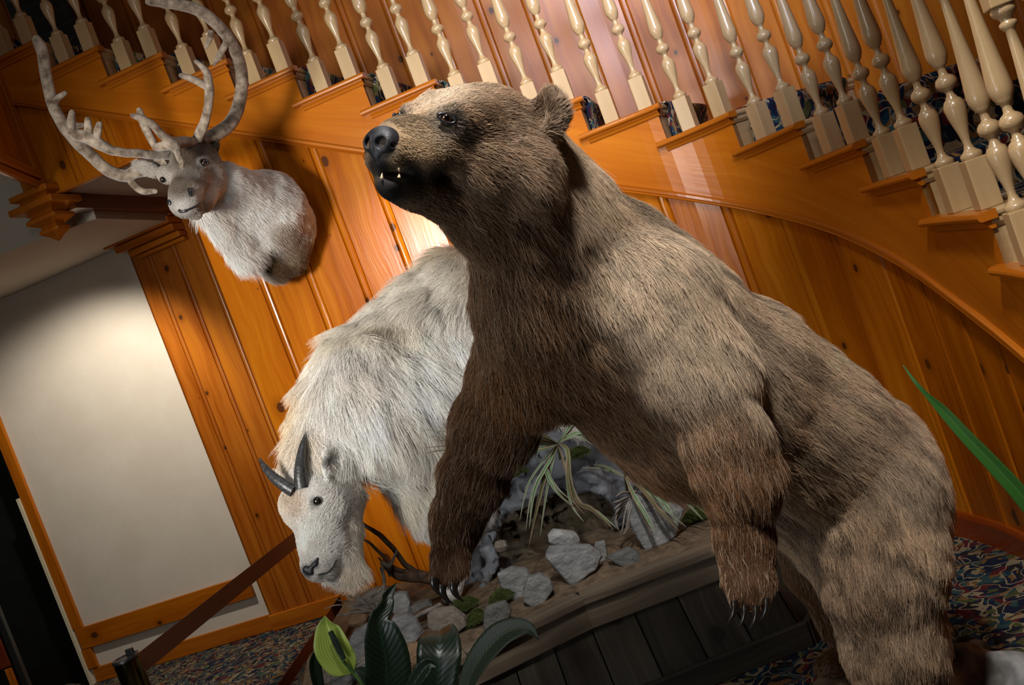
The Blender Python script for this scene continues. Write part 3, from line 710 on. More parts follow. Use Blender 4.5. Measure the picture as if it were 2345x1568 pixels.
def paint(C, P, spots):
    for c, r, col, st in spots:
        q = P - np.array(c); dz = q @ FWD; d = np.sqrt(np.maximum((q * q).sum(1) - dz * dz * .95, 0)) + np.maximum(np.abs(dz) - .30, 0); w = st * np.clip(1 - (d / r), 0, 1) ** 0.8; w = np.clip(w * 1.6, 0, st)
        C = C * (1 - w[:, None]) + np.array(col) * w[:, None]
    return C
def proj_(v):
    q = v - CAM; z = q @ FWD; return 1172.5 + FOC * (q @ CX) / z, 784 - FOC * (q @ CY) / z
def on_surf(v, px, py, out=0.0, rad=6):
    """point where the sight line through a picture point first meets a solid"""
    x, y = proj_(v); m = (x - px) ** 2 + (y - py) ** 2 < rad * rad
    if not m.any(): m = (x - px) ** 2 + (y - py) ** 2 < 900
    Y = v[m][:, 1].min(); return at(px, py, Y - out)
def R_(px, Y): return px * Y / FOC
def eyeball(parent, c, out, r, iris=(0.05, 0.018, 0.006), name='eye'):
    """glass eye with iris and pupil, looking along out"""
    q = MB(); out = Vector(out).normalized(); n = 20; prof = []
    for i in range(13):
        a = math.pi * i / 12; prof.append((max(r * math.sin(a), 1e-5), -r * math.cos(a)))
    q.lathe(prof, np.array(c), out, n, 0, cap=False)
    m, nt, b = new_mat('glass_eye'); ge = N(nt, 'ShaderNodeNewGeometry'); 
    vm = N(nt, 'ShaderNodeVectorMath', operation='DOT_PRODUCT'); tc = N(nt, 'ShaderNodeTexCoord'); sub = N(nt, 'ShaderNodeVectorMath', operation='SUBTRACT')
    L(nt, tc.outputs['Object'], sub.inputs[0]); sub.inputs[1].default_value = tuple(c); L(nt, sub.outputs[0], vm.inputs[0]); vm.inputs[1].default_value = tuple(out / r)
    r_ = ramp(nt, [(0.0, (0.004, 0.003, 0.003)), (0.55, (0.008, 0.005, 0.004)), (0.70, iris), (0.90, tuple(x * 1.6 for x in iris)), (0.93, (0.001, 0.001, 0.001))]); L(nt, vm.outputs['Value'], r_.inputs[0])
    L(nt, r_.outputs[0], b.inputs['Base Color']); b.inputs['Roughness'].default_value = 0.05; b.inputs['Coat Weight'].default_value = 1.0; b.inputs['Coat Roughness'].default_value = 0.01
    o = q.build(name, m, smooth=True); o.parent = parent; o.matrix_parent_inverse = parent_inv(parent); return o
def claw(parent, base, d0, d1, ln, r, mat, name='claw'):
    """curved tapering claw: starts along d0 and bends to d1"""
    q = MB(); p = np.array(base, float); pts = [p.copy()]; n = 9
    for i in range(n):
        t = i / (n - 1); d = np.array(d0) * (1 - t) + np.array(d1) * t; d = d / np.linalg.norm(d); p = p + d * ln / n; pts.append(p.copy())
    q.tube(pts, [r * (1 - (i / n) ** 1.6) + r * .06 for i in range(n + 1)], 10, squash=1.35)
    o = q.build(name, mat, smooth=True); o.parent = parent; o.matrix_parent_inverse = parent_inv(parent); return o
M_SKIN = skin_mat('animal_skin_under_fur'); M_CLAW = plain('dark_horn_claw', (0.012, 0.009, 0.007), 0.25, coat=0.4)
# ------------------------------------------------------------------ the bear
def px3(t): return at(t[0], t[1], t[2])
BROWN, DARK, ORNG, GRIZ, PALE, TAN = (0.19, 0.088, 0.036), (0.12, 0.055, 0.022), (0.30, 0.135, 0.045), (0.52, 0.375, 0.245), (0.64, 0.495, 0.355), (0.46, 0.31, 0.17)
MIDB = (0.27, 0.165, 0.095)
BP = []
def bc(a, b, ra, rb, k=.07, col=BROWN, ln=.04, flow=None, sub=False, fur=1.0):
    """a, b = (px, py, distance), radii in pixels at that distance"""
    A, B = px3(a), px3(b); f = None if flow is None else px3(flow[1]) - px3(flow[0])
    BP.append(Prim(A, B, R_(ra, a[2]), R_(rb, b[2]), k, col, f, ln, sub=sub, fur=fur))
BACKFLOW = ((1300, 500, 2.8), (1900, 950, 3.2))
# trunk
bc((1385, 725, 2.98), (1600, 880, 3.08), 205, 208, .10, GRIZ, .040, BACKFLOW)
bc((1600, 880, 3.08), (1935, 1100, 3.28), 208, 195, .10, GRIZ, .040, BACKFLOW)
bc((1935, 1090, 3.28), (1985, 1180, 3.26), 190, 180, .08, GRIZ, .036, ((1900, 900, 3.2), (2050, 1300, 3.2)))
bc((1430, 610, 2.98), (1540, 720, 3.0), 132, 150, .09, PALE, .045, BACKFLOW)
bc((1720, 830, 3.1), (1860, 960, 3.2), 135, 150, .08, PALE, .040, BACKFLOW)
bc((1330, 800, 2.90), (1560, 1010, 3.05), 130, 120, .08, ORNG, .040, ((1250, 750, 2.9), (1600, 1120, 3.0)))
# neck and chest
bc((1165, 380, 2.70), (1330, 590, 2.88), 130, 158, .09, GRIZ, .045, ((1150, 300, 2.7), (1380, 640, 2.9)))
bc((1180, 520, 2.66), (1235, 680, 2.80), 105, 135, .08, BROWN, .05, ((1100, 420, 2.6), (1230, 760, 2.8)))
bc((1225, 680, 2.84), (1210, 850, 2.92), 128, 112, .08, ORNG, .045, ((1180, 600, 2.8), (1200, 900, 2.9)))
# far arm (to the left)
bc((1190, 850, 2.96), (1135, 970, 3.0), 100, 88, .07, BROWN, .04)
bc((1135, 970, 3.0), (1085, 1085, 3.02), 88, 68, .05, DARK, .036)
bc((1085, 1085, 3.02), (1048, 1185, 3.02), 68, 50, .05, DARK, .032)
bc((1048, 1185, 3.02), (1032, 1265, 2.98), 50, 44, .04, DARK, .026)
FARP = [((1006, 1270), (995, 1318)), ((1022, 1285), (1014, 1335)), ((1042, 1285), (1040, 1330)), ((1058, 1275), (1062, 1312))]
for a, b in FARP: bc((*a, 2.94), (*b, 2.90), 20, 13, .018, (.09, .04, .016), .016)
# near arm (to the right)
bc((1500, 690, 2.80), (1600, 860, 2.76), 140, 118, .09, GRIZ, .042)
bc((1600, 860, 2.76), (1655, 1000, 2.72), 112, 92, .06, MIDB, .038)
bc((1655, 1000, 2.72), (1692, 1095, 2.70), 92, 80, .05, BROWN, .036)
bc((1735, 1085, 2.72), (1730, 1110, 2.72), 42, 40, .05, BROWN, .034)
bc((1692, 1095, 2.70), (1702, 1230, 2.70), 80, 58, .05, BROWN, .034)
bc((1702, 1230, 2.70), (1710, 1310, 2.68), 58, 50, .04, DARK, .028)
bc((1712, 1300, 2.68), (1718, 1348, 2.63), 50, 40, .04, DARK, .020)
NEARP = [((1684, 1330), (1682, 1368)), ((1704, 1338), (1706, 1378)), ((1728, 1338), (1732, 1380)), ((1748, 1326), (1756, 1362))]
for a, b in NEARP: bc((*a, 2.64), (*b, 2.60), 22, 15, .018, (.09, .04, .016), .016)
# near hind leg and foot
bc((1985, 1160, 3.20), (2020, 1300, 3.14), 158, 125, .07, GRIZ, .034)
bc((1960, 1200, 3.12), (1985, 1330, 3.10), 100, 84, .06, BROWN, .034)
bc((2020, 1300, 3.14), (2048, 1480, 3.14), 122, 97, .09, (.33, .22, .135), .030)
bc((2048, 1480, 3.14), (2068, 1590, 3.16), 97, 90, .10, (.34, .22, .13), .03)
bc((2068, 1600, 3.16), (1975, 1672, 3.02), 80, 58, .05, DARK, .026)
for i in range(4): bc((1945 + i * 30, 1665 + i * 12, 2.98 - .02 * i), (1915 + i * 30, 1690 + i * 12, 2.90 - .02 * i), 24, 18, .02, DARK, .02)
# far hind leg and foot
bc((1850, 1130, 3.48), (1880, 1280, 3.50), 110, 80, .06, BROWN, .034)
bc((1880, 1280, 3.50), (1925, 1400, 3.58), 80, 55, .05, BROWN, .03)
bc((1925, 1400, 3.58), (1972, 1495, 3.62), 55, 48, .05, DARK, .03)
bc((1972, 1495, 3.62), (1905, 1535, 3.50), 48, 36, .04, DARK, .024)
# head, in its own frame: forward f, towards the viewer l, up u
HY = math.radians(45); HO = at(1120, 330, 2.62)
hf = -math.cos(HY) * CX - math.sin(HY) * FWD; hl = math.sin(HY) * CX - math.cos(HY) * FWD; hu = CY
def hp(f, l, u): return at(1120 + 661 * (l - f), 330 - 935 * u, 2.62 - .707 * (f + l))
def hprim(a, b, ra, rb, k=.03, col=MIDB, ln=.02, flow=None, sub=False, fur=1.0, radii=None):
    A, B = hp(*a), hp(*b); fl = -hf if flow is None else hf * flow[0] + hl * flow[1] + hu * flow[2]
    BP.append(Prim(A, B, ra, rb, k, col, fl, ln, sub=sub, fur=fur, axes=(hf, hl, hu) if radii else None, radii=radii))
HB_ = (0.31, 0.20, 0.125)
hprim((0, 0, 0), (0, 0, 0), .13, .13, .05, HB_, .024, radii=(.15, .125, .138), flow=(-1, 0, .1))
hprim((.10, 0, .035), (.10, 0, .035), .1, .1, .05, HB_, .018, radii=(.10, .098, .09), flow=(-1, 0, .4))
for sg in (1, -1):
    hprim((.130, .072 * sg, .066), (.188, .076 * sg, .056), .052, .040, .03, HB_, .014, flow=(-1, .3 * sg, .3))      # brow
    hprim((.00, .085 * sg, -.055), (.10, .06 * sg, -.055), .088, .07, .05, HB_, .030, flow=(-1, .2 * sg, -.5))       # cheek
    hprim((-.03, .10 * sg, -.10), (-.03, .10 * sg, -.10), .075, .075, .05, HB_, .034, flow=(-1, .1 * sg, -.8))
    hprim((.19, .035 * sg, -.02), (.345, .018 * sg, -.026), .052, .040, .03, TAN, .009, flow=(-1, .2 * sg, -.25))   # muzzle sides
    hprim((.24, .046 * sg, -.05), (.355, .020 * sg, -.048), .026, .020, .02, TAN, .008, flow=(-1, 0, -.3))           # upper lip
hprim((.16, 0, .030), (.345, 0, .012), .058, .040, .035, TAN, .008, flow=(-1, 0, .1))                                # bridge
hprim((.08, 0, -.132), (.33, 0, -.106), .070, .030, .03, (0.24, 0.14, .075), .02, flow=(-1, 0, -.3))                 # lower jaw
hprim((.25, 0, -.104), (.352, 0, -.098), .042, .028, .02, (0.05, .035, .028), .008, flow=(-1, 0, -.3))
hprim((.02, 0, -.15), (.02, 0, -.15), .10, .10, .06, BROWN, .045, flow=(-.6, 0, -1))
# open mouth
hprim((.362, .028, -.068), (.362, .028, -.068), .05, .05, .006, None, 0, sub=True, radii=(.050, .034, .014))
hprim((.30, .06, -.080), (.25, .075, -.080), .004, .004, .006, None, 0, sub=True)
# eye sockets
for sg in (1, -1): hprim((.228, .080 * sg, .062), (.228, .080 * sg, .062), .017, .017, .012, None, 0, sub=True)
# near and far ears: cupped
for sg in (1, -1):
    eb = (-.062, .135 * sg, .072)
    hprim((-.055, .105 * sg, .040), (eb[0], eb[1], eb[2]), .040, .042, .03, HB_, .026, flow=(-.3, .3 * sg, 1))
    BP.append(Prim(hp(*eb), None, .05, None, .02, (0.26, .18, .12), hu * .6 + hl * sg * .8, .028, axes=(hf, hl, hu), radii=(.026, .050, .060)))
    BP.append(Prim(hp(eb[0] + .028, eb[1] + .004 * sg, eb[2] + .008), None, .03, None, .014, None, None, None, axes=(hf, hl, hu), radii=(.024, .030, .038), sub=True))
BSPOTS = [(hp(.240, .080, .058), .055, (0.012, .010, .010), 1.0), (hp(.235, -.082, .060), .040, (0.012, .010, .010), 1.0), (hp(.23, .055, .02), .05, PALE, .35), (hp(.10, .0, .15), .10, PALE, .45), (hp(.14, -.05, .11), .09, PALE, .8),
          (hp(.195, .085, .0), .030, DARK, .5), (hp(.155, .10, -.045), .04, DARK, .6), (hp(-.03, .14, .075), .04, DARK, .8), (hp(.27, .03, .0), .05, (.55, .40, .24), .5),  # DARK spots paint shade into the cheek creases and ear hollow
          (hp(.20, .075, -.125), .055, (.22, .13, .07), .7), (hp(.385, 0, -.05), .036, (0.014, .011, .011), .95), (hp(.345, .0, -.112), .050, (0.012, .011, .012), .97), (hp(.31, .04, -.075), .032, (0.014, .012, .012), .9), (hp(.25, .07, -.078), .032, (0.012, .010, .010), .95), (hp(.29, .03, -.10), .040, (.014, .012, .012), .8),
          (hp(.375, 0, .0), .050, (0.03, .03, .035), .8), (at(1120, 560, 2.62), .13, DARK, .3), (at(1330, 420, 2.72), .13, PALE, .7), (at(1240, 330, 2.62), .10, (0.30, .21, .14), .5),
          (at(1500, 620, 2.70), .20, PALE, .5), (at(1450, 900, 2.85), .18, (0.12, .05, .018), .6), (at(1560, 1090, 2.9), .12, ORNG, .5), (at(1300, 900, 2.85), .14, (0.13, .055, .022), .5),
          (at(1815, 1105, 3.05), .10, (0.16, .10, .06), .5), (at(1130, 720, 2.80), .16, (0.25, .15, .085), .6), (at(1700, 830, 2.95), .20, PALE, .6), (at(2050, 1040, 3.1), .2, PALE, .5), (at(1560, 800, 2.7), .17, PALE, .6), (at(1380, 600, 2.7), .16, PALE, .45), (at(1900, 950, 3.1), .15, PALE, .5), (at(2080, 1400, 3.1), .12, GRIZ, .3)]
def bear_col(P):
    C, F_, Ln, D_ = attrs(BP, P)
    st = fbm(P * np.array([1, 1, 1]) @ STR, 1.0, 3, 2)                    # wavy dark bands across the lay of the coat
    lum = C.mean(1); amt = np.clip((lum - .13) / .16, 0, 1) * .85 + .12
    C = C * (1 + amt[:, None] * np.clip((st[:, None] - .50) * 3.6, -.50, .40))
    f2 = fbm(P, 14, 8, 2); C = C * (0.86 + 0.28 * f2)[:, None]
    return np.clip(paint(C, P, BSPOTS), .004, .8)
_fl = px3(BACKFLOW[1]) - px3(BACKFLOW[0]); _fl /= np.linalg.norm(_fl)
_e1 = np.cross(_fl, (0, -1, 0)); _e1 /= np.linalg.norm(_e1); _e2 = np.cross(_fl, _e1)
STR = np.stack([_fl * 5.5, _e1 * 40, _e2 * 36], 1)
def bear_disp(P):
    return (fbm(P @ STR * .5, 1.0, 5, 2) - .5) * 0.016 + (fbm(P, 16, 6, 2) - .5) * .008
bear = empty('brown_bear', tuple(atz(2000, 1640, 0.05))); tag(bear, 'mounted brown bear rearing on its hind legs with open mouth and hanging paws', 'bear')
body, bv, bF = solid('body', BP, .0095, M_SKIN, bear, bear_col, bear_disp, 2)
rng = np.random.default_rng(4)
HEADC = hp(.16, 0, -.02); 
NB = int(FURN * 300000)
def bw_(c, n):
    w = np.where(np.linalg.norm(c - HO, axis=1) < .30, 2.6, 1.0)
    for q in (hp(.36, 0, -.078), hp(.30, 0, -.078)): w = w * np.clip((np.linalg.norm(c - q, axis=1) - .035) / .02, 0, 1)
    for sg in (1, -1): w = w * np.clip((np.linalg.norm(c - hp(.235, .082 * sg, .060), axis=1) - .020) / .012, 0, 1)
    w = w * np.clip((np.linalg.norm(c - hp(.385, 0, .008), axis=1) - .042) / .01, 0, 1)
    return w * np.where((n @ FWD) > .45, .45, 1.0)
P, Nn = sample_surface(bv, bF, NB, rng, bw_)
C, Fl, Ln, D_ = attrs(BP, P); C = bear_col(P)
# short dark fur close to the lips and eyes
near_m = np.minimum.reduce([np.linalg.norm(P - hp(.345, .0, -.10), axis=1), np.linalg.norm(P - hp(.27, .06, -.08), axis=1)])
Ln = Ln * np.clip((near_m - .02) / .10, .18, 1)
Ln = Ln * (0.7 + 0.6 * rng.random(len(P))); lumv = rng.normal(1, .26, len(P)); C = C * lumv[:, None]
long_ = rng.random(len(P)) < .12; C[long_] = C[long_] * .6 + np.array(PALE) * .45 * (C[long_].mean(1) > .05)[:, None]; Ln[long_] *= 1.2
M_FURB = fur_mat('brown_bear_fur', .55, 1.4)
fur_object('fur', bear, P, Nn, Fl, Ln, C, .00058 * FURR, M_FURB, rng, lift=.42, grav=.12, clump=.22, csc=34)
for sg in (1, -1): eyeball(bear, hp(.226, .080 * sg, .061), hf * .62 + hl * sg * .78, .0165, (0.035, .012, .004))
M_LID = plain('wet_black_skin', (0.010, .010, .012), .28, coat=.3)
for sg in (1, -1):        # eyelid rims
    q = MB(); c = np.array(hp(.230, .082 * sg, .061)); o_ = hf * .62 + hl * sg * .78; o_ /= np.linalg.norm(o_); sd = np.cross(o_, hu); sd /= np.linalg.norm(sd); up_ = np.cross(sd, o_)
    pts = [c + o_ * .0085 + sd * .0195 * math.cos(a) + up_ * (.0095 * math.sin(a) + .0045 * math.cos(a) * sg) for a in np.linspace(0, 2 * math.pi, 25)]
    q.tube(pts, .0032, 8, cap=False); o = q.build('eyelid', M_LID, smooth=True); o.parent = bear; o.matrix_parent_inverse = parent_inv(bear)
# leathery nose
NPm = [Prim(hp(.365, 0, .012), None, .04, None, .02, axes=(hf, hl, hu), radii=(.036, .043, .029)), Prim(hp(.378, 0, -.012), None, .03, None, .02, axes=(hf, hl, hu), radii=(.022, .028, .022)),
       Prim(hp(.384, 0, -.030), hp(.380, 0, -.045), .010, .008, .014)]
for sg in (1, -1):
    NPm += [Prim(hp(.370, .030 * sg, .0), None, .02, None, .012, axes=(hf, hl, hu), radii=(.026, .016, .021)),
            Prim(hp(.397, .020 * sg, .004), hp(.372, .030 * sg, .006),   .0125, .010, .006, sub=True), Prim(hp(.378, .043 * sg, -.003), hp(.360, .040 * sg, -.004), .004, .003, .004, sub=True)]
NPm.append(Prim(hp(.408, 0, .02), hp(.400, 0, -.06), .0016, .0016, .004, sub=True))
M_NOSE = noisy('leathery_black_nose', (0.012, .012, .014), (0.030, .030, .036), 90.0, .42, bump=.0012, bscale=500)
solid('nose', NPm, .0026, M_NOSE, bear, None, None, 1)
# mouth lining, tongue and teeth
M_MOUTH = plain('dark_mouth_lining', (0.018, .006, .004), .35); M_TONG = plain('brown_tongue', (0.09, .03, .014), .3); M_TOOTH = plain('ivory_tooth', (0.62, .50, .30), .3, coat=.4)
q = MB(); pts = [hp(.22 + .12 * t, 0, -.094 + .004 * math.sin(t * 3)) for t in np.linspace(0, 1, 8)]; q.tube(pts, [.020, .022, .023, .023, .022, .020, .016, .009], 12, squash=.35)
o = q.build('tongue', M_TONG, smooth=True); o.parent = bear; o.matrix_parent_inverse = parent_inv(bear)
for f, l, u, up_, ln_, r_ in ((.382, .010, -.084, 1, .013, .0032), (.350, .038, -.082, 1, .010, .0034), (.352, .040, -.058, -1, .009, .003)):
    claw(bear, hp(f, l, u), hu * up_, hu * up_ - hf * .25, ln_, r_, M_TOOTH, 'tooth')
# claws
for (a, b) in FARP[:3]: claw(bear, at(b[0], b[1] + 4, 2.88), -CY * 1 - FWD * .2 - CX * .2, -CY + CX * 1.5 + FWD * .2, .064, .0085, M_CLAW)
for (a, b) in NEARP: claw(bear, at(b[0], b[1] + 8, 2.58), -CY * 1 - FWD * .4, -CY - CX * .7 + FWD * .3, .062, .0085, M_CLAW)
for i in range(4): claw(bear, at(1908 + i * 30, 1694 + i * 12, 2.86 - .02 * i), -CX - CY * .2 - FWD * .5, -CX * .6 - CY, .06, .008, M_CLAW)
# ------------------------------------------------------------------ the mountain goat
GP = []
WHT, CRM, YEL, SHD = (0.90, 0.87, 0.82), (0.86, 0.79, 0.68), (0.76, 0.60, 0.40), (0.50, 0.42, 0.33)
def gc(a, b, ra, rb, k=.06, col=WHT, ln=.06, flow=None, fur=1.0):
    A, B = px3(a), px3(b); f = None if flow is None else px3(flow[1]) - px3(flow[0])
    GP.append(Prim(A, B, R_(ra, a[2]), R_(rb, b[2]), k, col, f, ln, fur=fur))
GF = ((850, 800, 4.7), (1000, 1000, 4.8))
gc((925, 905, 4.82), (1190, 745, 5.06), 148, 158, .10, WHT, .075, ((860, 800, 4.8), (1010, 960, 4.9)))
gc((850, 835, 4.76), (1055, 690, 4.98), 88, 112, .08, CRM, .075, ((1000, 650, 5.), (900, 700, 4.85)))
gc((890, 960, 4.66), (960, 1060, 4.72), 120, 78, .09, WHT, .085, ((860, 850, 4.7), (960, 1100, 4.7)))
gc((1190, 745, 5.06), (1270, 830, 5.14), 150, 120, .09, WHT, .06)
gc((840, 890, 4.70), (745, 1040, 4.52), 122, 78, .08, WHT, .070, ((780, 950, 4.6), (860, 1120, 4.6)))
gc((745, 930, 4.68), (700, 1040, 4.56), 70, 40, .06, YEL, .036, ((760, 900, 4.6), (680, 1010, 4.5)))
# head
gc((708, 1108, 4.42), (730, 1160, 4.36), 54, 66, .05, WHT, .016, ((740, 1280, 4.3), (720, 1120, 4.4)))
gc((730, 1160, 4.36), (738, 1240, 4.30), 66, 52, .05, WHT, .012, ((740, 1280, 4.3), (730, 1150, 4.4)))
gc((738, 1240, 4.30), (728, 1285, 4.25), 50, 36, .04, WHT, .009, ((730, 1290, 4.3), (750, 1150, 4.4)))
gc((716, 1296, 4.23), (722, 1300, 4.23), 24, 25, .03, (.60, .55, .50), .005, ((700, 1300, 4.2), (760, 1250, 4.3)))
gc((752, 1296, 4.26), (745, 1306, 4.25), 24, 22, .025, WHT, .008, ((730, 1290, 4.3), (780, 1320, 4.3)))
gc((668, 1150, 4.34), (675, 1175, 4.32), 30, 28, .03, (.70, .56, .42), .014, ((690, 1200, 4.3), (670, 1120, 4.4)))
gc((778, 1150, 4.44), (786, 1235, 4.38), 52, 34, .05, WHT, .028, ((760, 1120, 4.4), (810, 1220, 4.4)))
gc((778, 1270, 4.32), (778, 1305, 4.32), 32, 24, .03, CRM, .050, ((770, 1250, 4.3), (788, 1370, 4.3)))
gc((790, 1215, 4.38), (792, 1285, 4.34), 34, 28, .04, WHT, .030, ((760, 1120, 4.4), (810, 1260, 4.4)))
gc((752, 1306, 4.31), (806, 1296, 4.33), 17, 20, .03, CRM, .055, ((770, 1250, 4.3), (776, 1370, 4.3)))
# legs
gc((950, 1080, 4.72), (985, 1190, 4.70), 60, 34, .06, WHT, .055)
gc((985, 1190, 4.70), (1050, 1285, 4.68), 32, 20, .03, WHT, .030)
gc((1050, 1285, 4.68), (1034, 1356, 4.68), 21, 20, .02, WHT, .018)
gc((1060, 1060, 4.95), (1095, 1180, 4.98), 50, 26, .06, WHT, .05)
gc((1095, 1180, 4.98), (1100, 1240, 4.98), 26, 20, .03, WHT, .02)
gc((1255, 850, 5.02), (1300, 960, 5.05), 70, 30, .06, WHT, .05)
gc((1240, 840, 5.24), (1280, 950, 5.26), 65, 28, .06, WHT, .05)
# ears
def gear(a, b, r, flat, name_col=WHT):
    A, B = at(*a), at(*b); ax = B - A; L_ = np.linalg.norm(ax); ax /= L_; n = np.array(flat, float); n -= ax * n.dot(ax); n /= np.linalg.norm(n)
    GP.append(Prim((A + B) / 2, None, .05, None, .012, WHT, ax, .010, axes=(ax, n, np.cross(ax, n)), radii=(L_ / 2, .010, r)))
gear((748, 1102, 4.30), (744, 1016, 4.33), .026, CX - FWD * .2)
gear((650, 1100, 4.50), (618, 1070, 4.52), .018, CY)
GP.append(Prim(at(741, 1088, 4.275), at(742, 1038, 4.30), .007, .005, .006, sub=True))
GSP = [(at(680, 1150, 4.31), .07, (.62, .44, .30), .55), (at(690, 1010, 4.5), .12, YEL, .5), (at(830, 860, 4.6), .12, SHD, .35), (at(1065, 890, 4.75), .11, (.36, .26, .17), .75), (at(744, 1062, 4.30), .028, (.10, .10, .09), .8),  # SHD and dark spots put crease and ear-slit shade into the coat colour
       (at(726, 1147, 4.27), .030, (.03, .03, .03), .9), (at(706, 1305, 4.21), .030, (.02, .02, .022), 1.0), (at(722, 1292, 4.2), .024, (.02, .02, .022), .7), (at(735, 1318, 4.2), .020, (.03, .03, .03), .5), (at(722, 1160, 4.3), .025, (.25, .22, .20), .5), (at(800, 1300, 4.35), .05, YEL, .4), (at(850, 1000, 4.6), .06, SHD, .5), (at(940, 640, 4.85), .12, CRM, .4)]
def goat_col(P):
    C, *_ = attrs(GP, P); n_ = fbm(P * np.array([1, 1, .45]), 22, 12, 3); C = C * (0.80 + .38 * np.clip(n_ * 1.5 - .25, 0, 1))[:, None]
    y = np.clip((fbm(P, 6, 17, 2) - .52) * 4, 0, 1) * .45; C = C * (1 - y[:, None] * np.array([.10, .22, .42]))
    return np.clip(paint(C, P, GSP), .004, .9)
goat = empty('mountain_goat', tuple(at(1030, 1370, 4.68))); tag(goat, 'mounted white mountain goat with short black horns lowering its head on the rocks', 'goat')
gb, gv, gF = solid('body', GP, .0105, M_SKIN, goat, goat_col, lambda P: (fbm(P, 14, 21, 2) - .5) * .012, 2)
rng = np.random.default_rng(9)
GH = at(725, 1180, 4.34)
EYG = on_surf(gv, 727, 1147)
def gw(c, n): 
    w = np.where(np.linalg.norm(c - GH, axis=1) < .30, 2.2, 1.0) * np.where((n @ FWD) > .4, .4, 1.0)
    w = w * np.where(np.linalg.norm(c - at(780, 1295, 4.32), axis=1) < .085, 2.5, 1.0)
    w = w * np.where((c - at(1150, 700, 5.0)) @ CX > .15, .7, 1.0)
    return w * np.clip((np.linalg.norm(c - EYG, axis=1) - .020) / .01, 0, 1)
P, Nn = sample_surface(gv, gF, int(FURN * 150000), rng, gw)
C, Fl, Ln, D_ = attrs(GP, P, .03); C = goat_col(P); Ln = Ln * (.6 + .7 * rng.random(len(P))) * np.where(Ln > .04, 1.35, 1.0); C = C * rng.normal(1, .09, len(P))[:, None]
fur_object('fur', goat, P, Nn, Fl + np.array([0, 0, -.35]), Ln, C, .00085 * FURR, fur_mat('white_goat_fur', .66, 1.08, .65, .15), rng, lift=.66, grav=.16, clump=.85, csc=15, K=5, jit=.20, curl=.03)
M_HORN = noisy('ringed_black_horn', (0.022, .022, .024), (0.06, .058, .056), 60, .35, bump=.002, bscale=120)
def tubeobj(name, parent, pts, rad, mat, n=12, squash=1.0, smooth=True):
    q = MB(); q.tube(pts, rad, n, squash=squash); o = q.build(name, mat, smooth=smooth)
    if parent: o.parent = parent; o.matrix_parent_inverse = parent_inv(parent)
    return o
def spline(pts, m=6):
    pts = [np.array(p, float) for p in pts]; out = []
    for i in range(len(pts) - 1):
        p0, p1, p2, p3 = pts[max(i - 1, 0)], pts[i], pts[i + 1], pts[min(i + 2, len(pts) - 1)]
        for t in np.linspace(0, 1, m, endpoint=False): out.append(0.5 * ((2 * p1) + (-p0 + p2) * t + (2 * p0 - 5 * p1 + 4 * p2 - p3) * t * t + (-p0 + 3 * p1 - 3 * p2 + p3) * t ** 3))
    out.append(pts[-1]); return out
def pxs(l): return [(p[0], p[1], p[2]) for p in l]
def curve_px(l, m=6):      # list of (px, py, Y, rpx) -> points and radii
    s = spline([(*at(a, b, c), R_(r, c)) for a, b, c, r in l], m); return [p[:3] for p in s], [max(p[3], .0005) for p in s]
HB0 = float(on_surf(gv, 690, 1128)[1]) + .02
for hpth in ([(672, 1124, 4.36, 15), (650, 1110, 4.37, 14), (626, 1092, 4.39, 11.5), (607, 1070, 4.42, 8), (594, 1049, 4.46, 2)], [(692, 1118, 4.33, 16.5), (688, 1090, 4.34, 15), (688, 1060, 4.36, 12.5), (693, 1022, 4.40, 8.5), (702, 988, 4.46, 2)]):
    hpth = [(x, y, HB0 + (Y - hpth[0][2]), r) for x, y, Y, r in hpth]; p_, r_ = curve_px(hpth, 10); r_ = [r * (1 + .035 * math.sin(i * 2.4) * (1 - i / len(r_))) for i, r in enumerate(r_)]; tubeobj('horn', goat, p_, r_, M_HORN, 14)
eyeball(goat, on_surf(gv, 727, 1147, -.004), -CX * .35 - FWD, .019, (.012, .009, .006)); eyeball(goat, at(652, 1180, 4.36), -CX - FWD * .1, .015, (.012, .009, .006))
def gs(x, y, o=.0): return on_surf(gv, x, y, o)
solid('nose', [Prim(gs(702, 1303, -.004), gs(712, 1309, -.004), .015, .014, .01), Prim(gs(722, 1291), gs(727, 1279), .008, .006, .01), Prim(gs(712, 1300), gs(722, 1290), .010, .008, .01)], .003, M_NOSE, goat, None, None, 1)
tubeobj('mouth_line', goat, spline([gs(728, 1316, .003), gs(748, 1311, .003), gs(762, 1298, .003), gs(770, 1282, .003)]), .0022, M_LID, 6)
M_HOOF = plain('dark_hoof', (.03, .026, .022), .4)
for c in ((1020, 1376, 4.66), (1042, 1380, 4.66)): solid('hoof', [Prim(at(c[0] + 4, c[1] - 14, 4.68), at(*c), .015, .019, .01)], .005, M_HOOF, goat, None, None, 1)

# ------------------------------------------------------------------ the caribou shoulder mount
CP = []
CGR, CWH, CBR, CDK = (0.42, .37, .32), (0.92, .89, .84), (0.26, .18, .115), (0.10, .07, .05)
def cc(a, b, ra, rb, k=.05, col=CWH, ln=.02, flow=None):
    A, B = px3(a), px3(b); f = None if flow is None else px3(flow[1]) - px3(flow[0]); CP.append(Prim(A, B, R_(ra, a[2]), R_(rb, b[2]), k, col, f, ln))
cc((612, 482, 5.60), (618, 520, 5.68), 88, 88, .08, CWH, .022, ((500, 420, 5.3), (700, 560, 5.7)))
cc((648, 520, 5.70), (640, 568, 5.72), 66, 62, .07, CWH, .024, ((500, 420, 5.3), (700, 620, 5.7)))
cc((600, 490, 5.55), (512, 432, 5.28), 84, 60, .07, CWH, .020, ((460, 400, 5.2), (640, 520, 5.7)))
cc((650, 590, 5.72), (632, 612, 5.72), 42, 30, .05, CBR, .032, ((600, 560, 5.7), (690, 640, 5.7)))
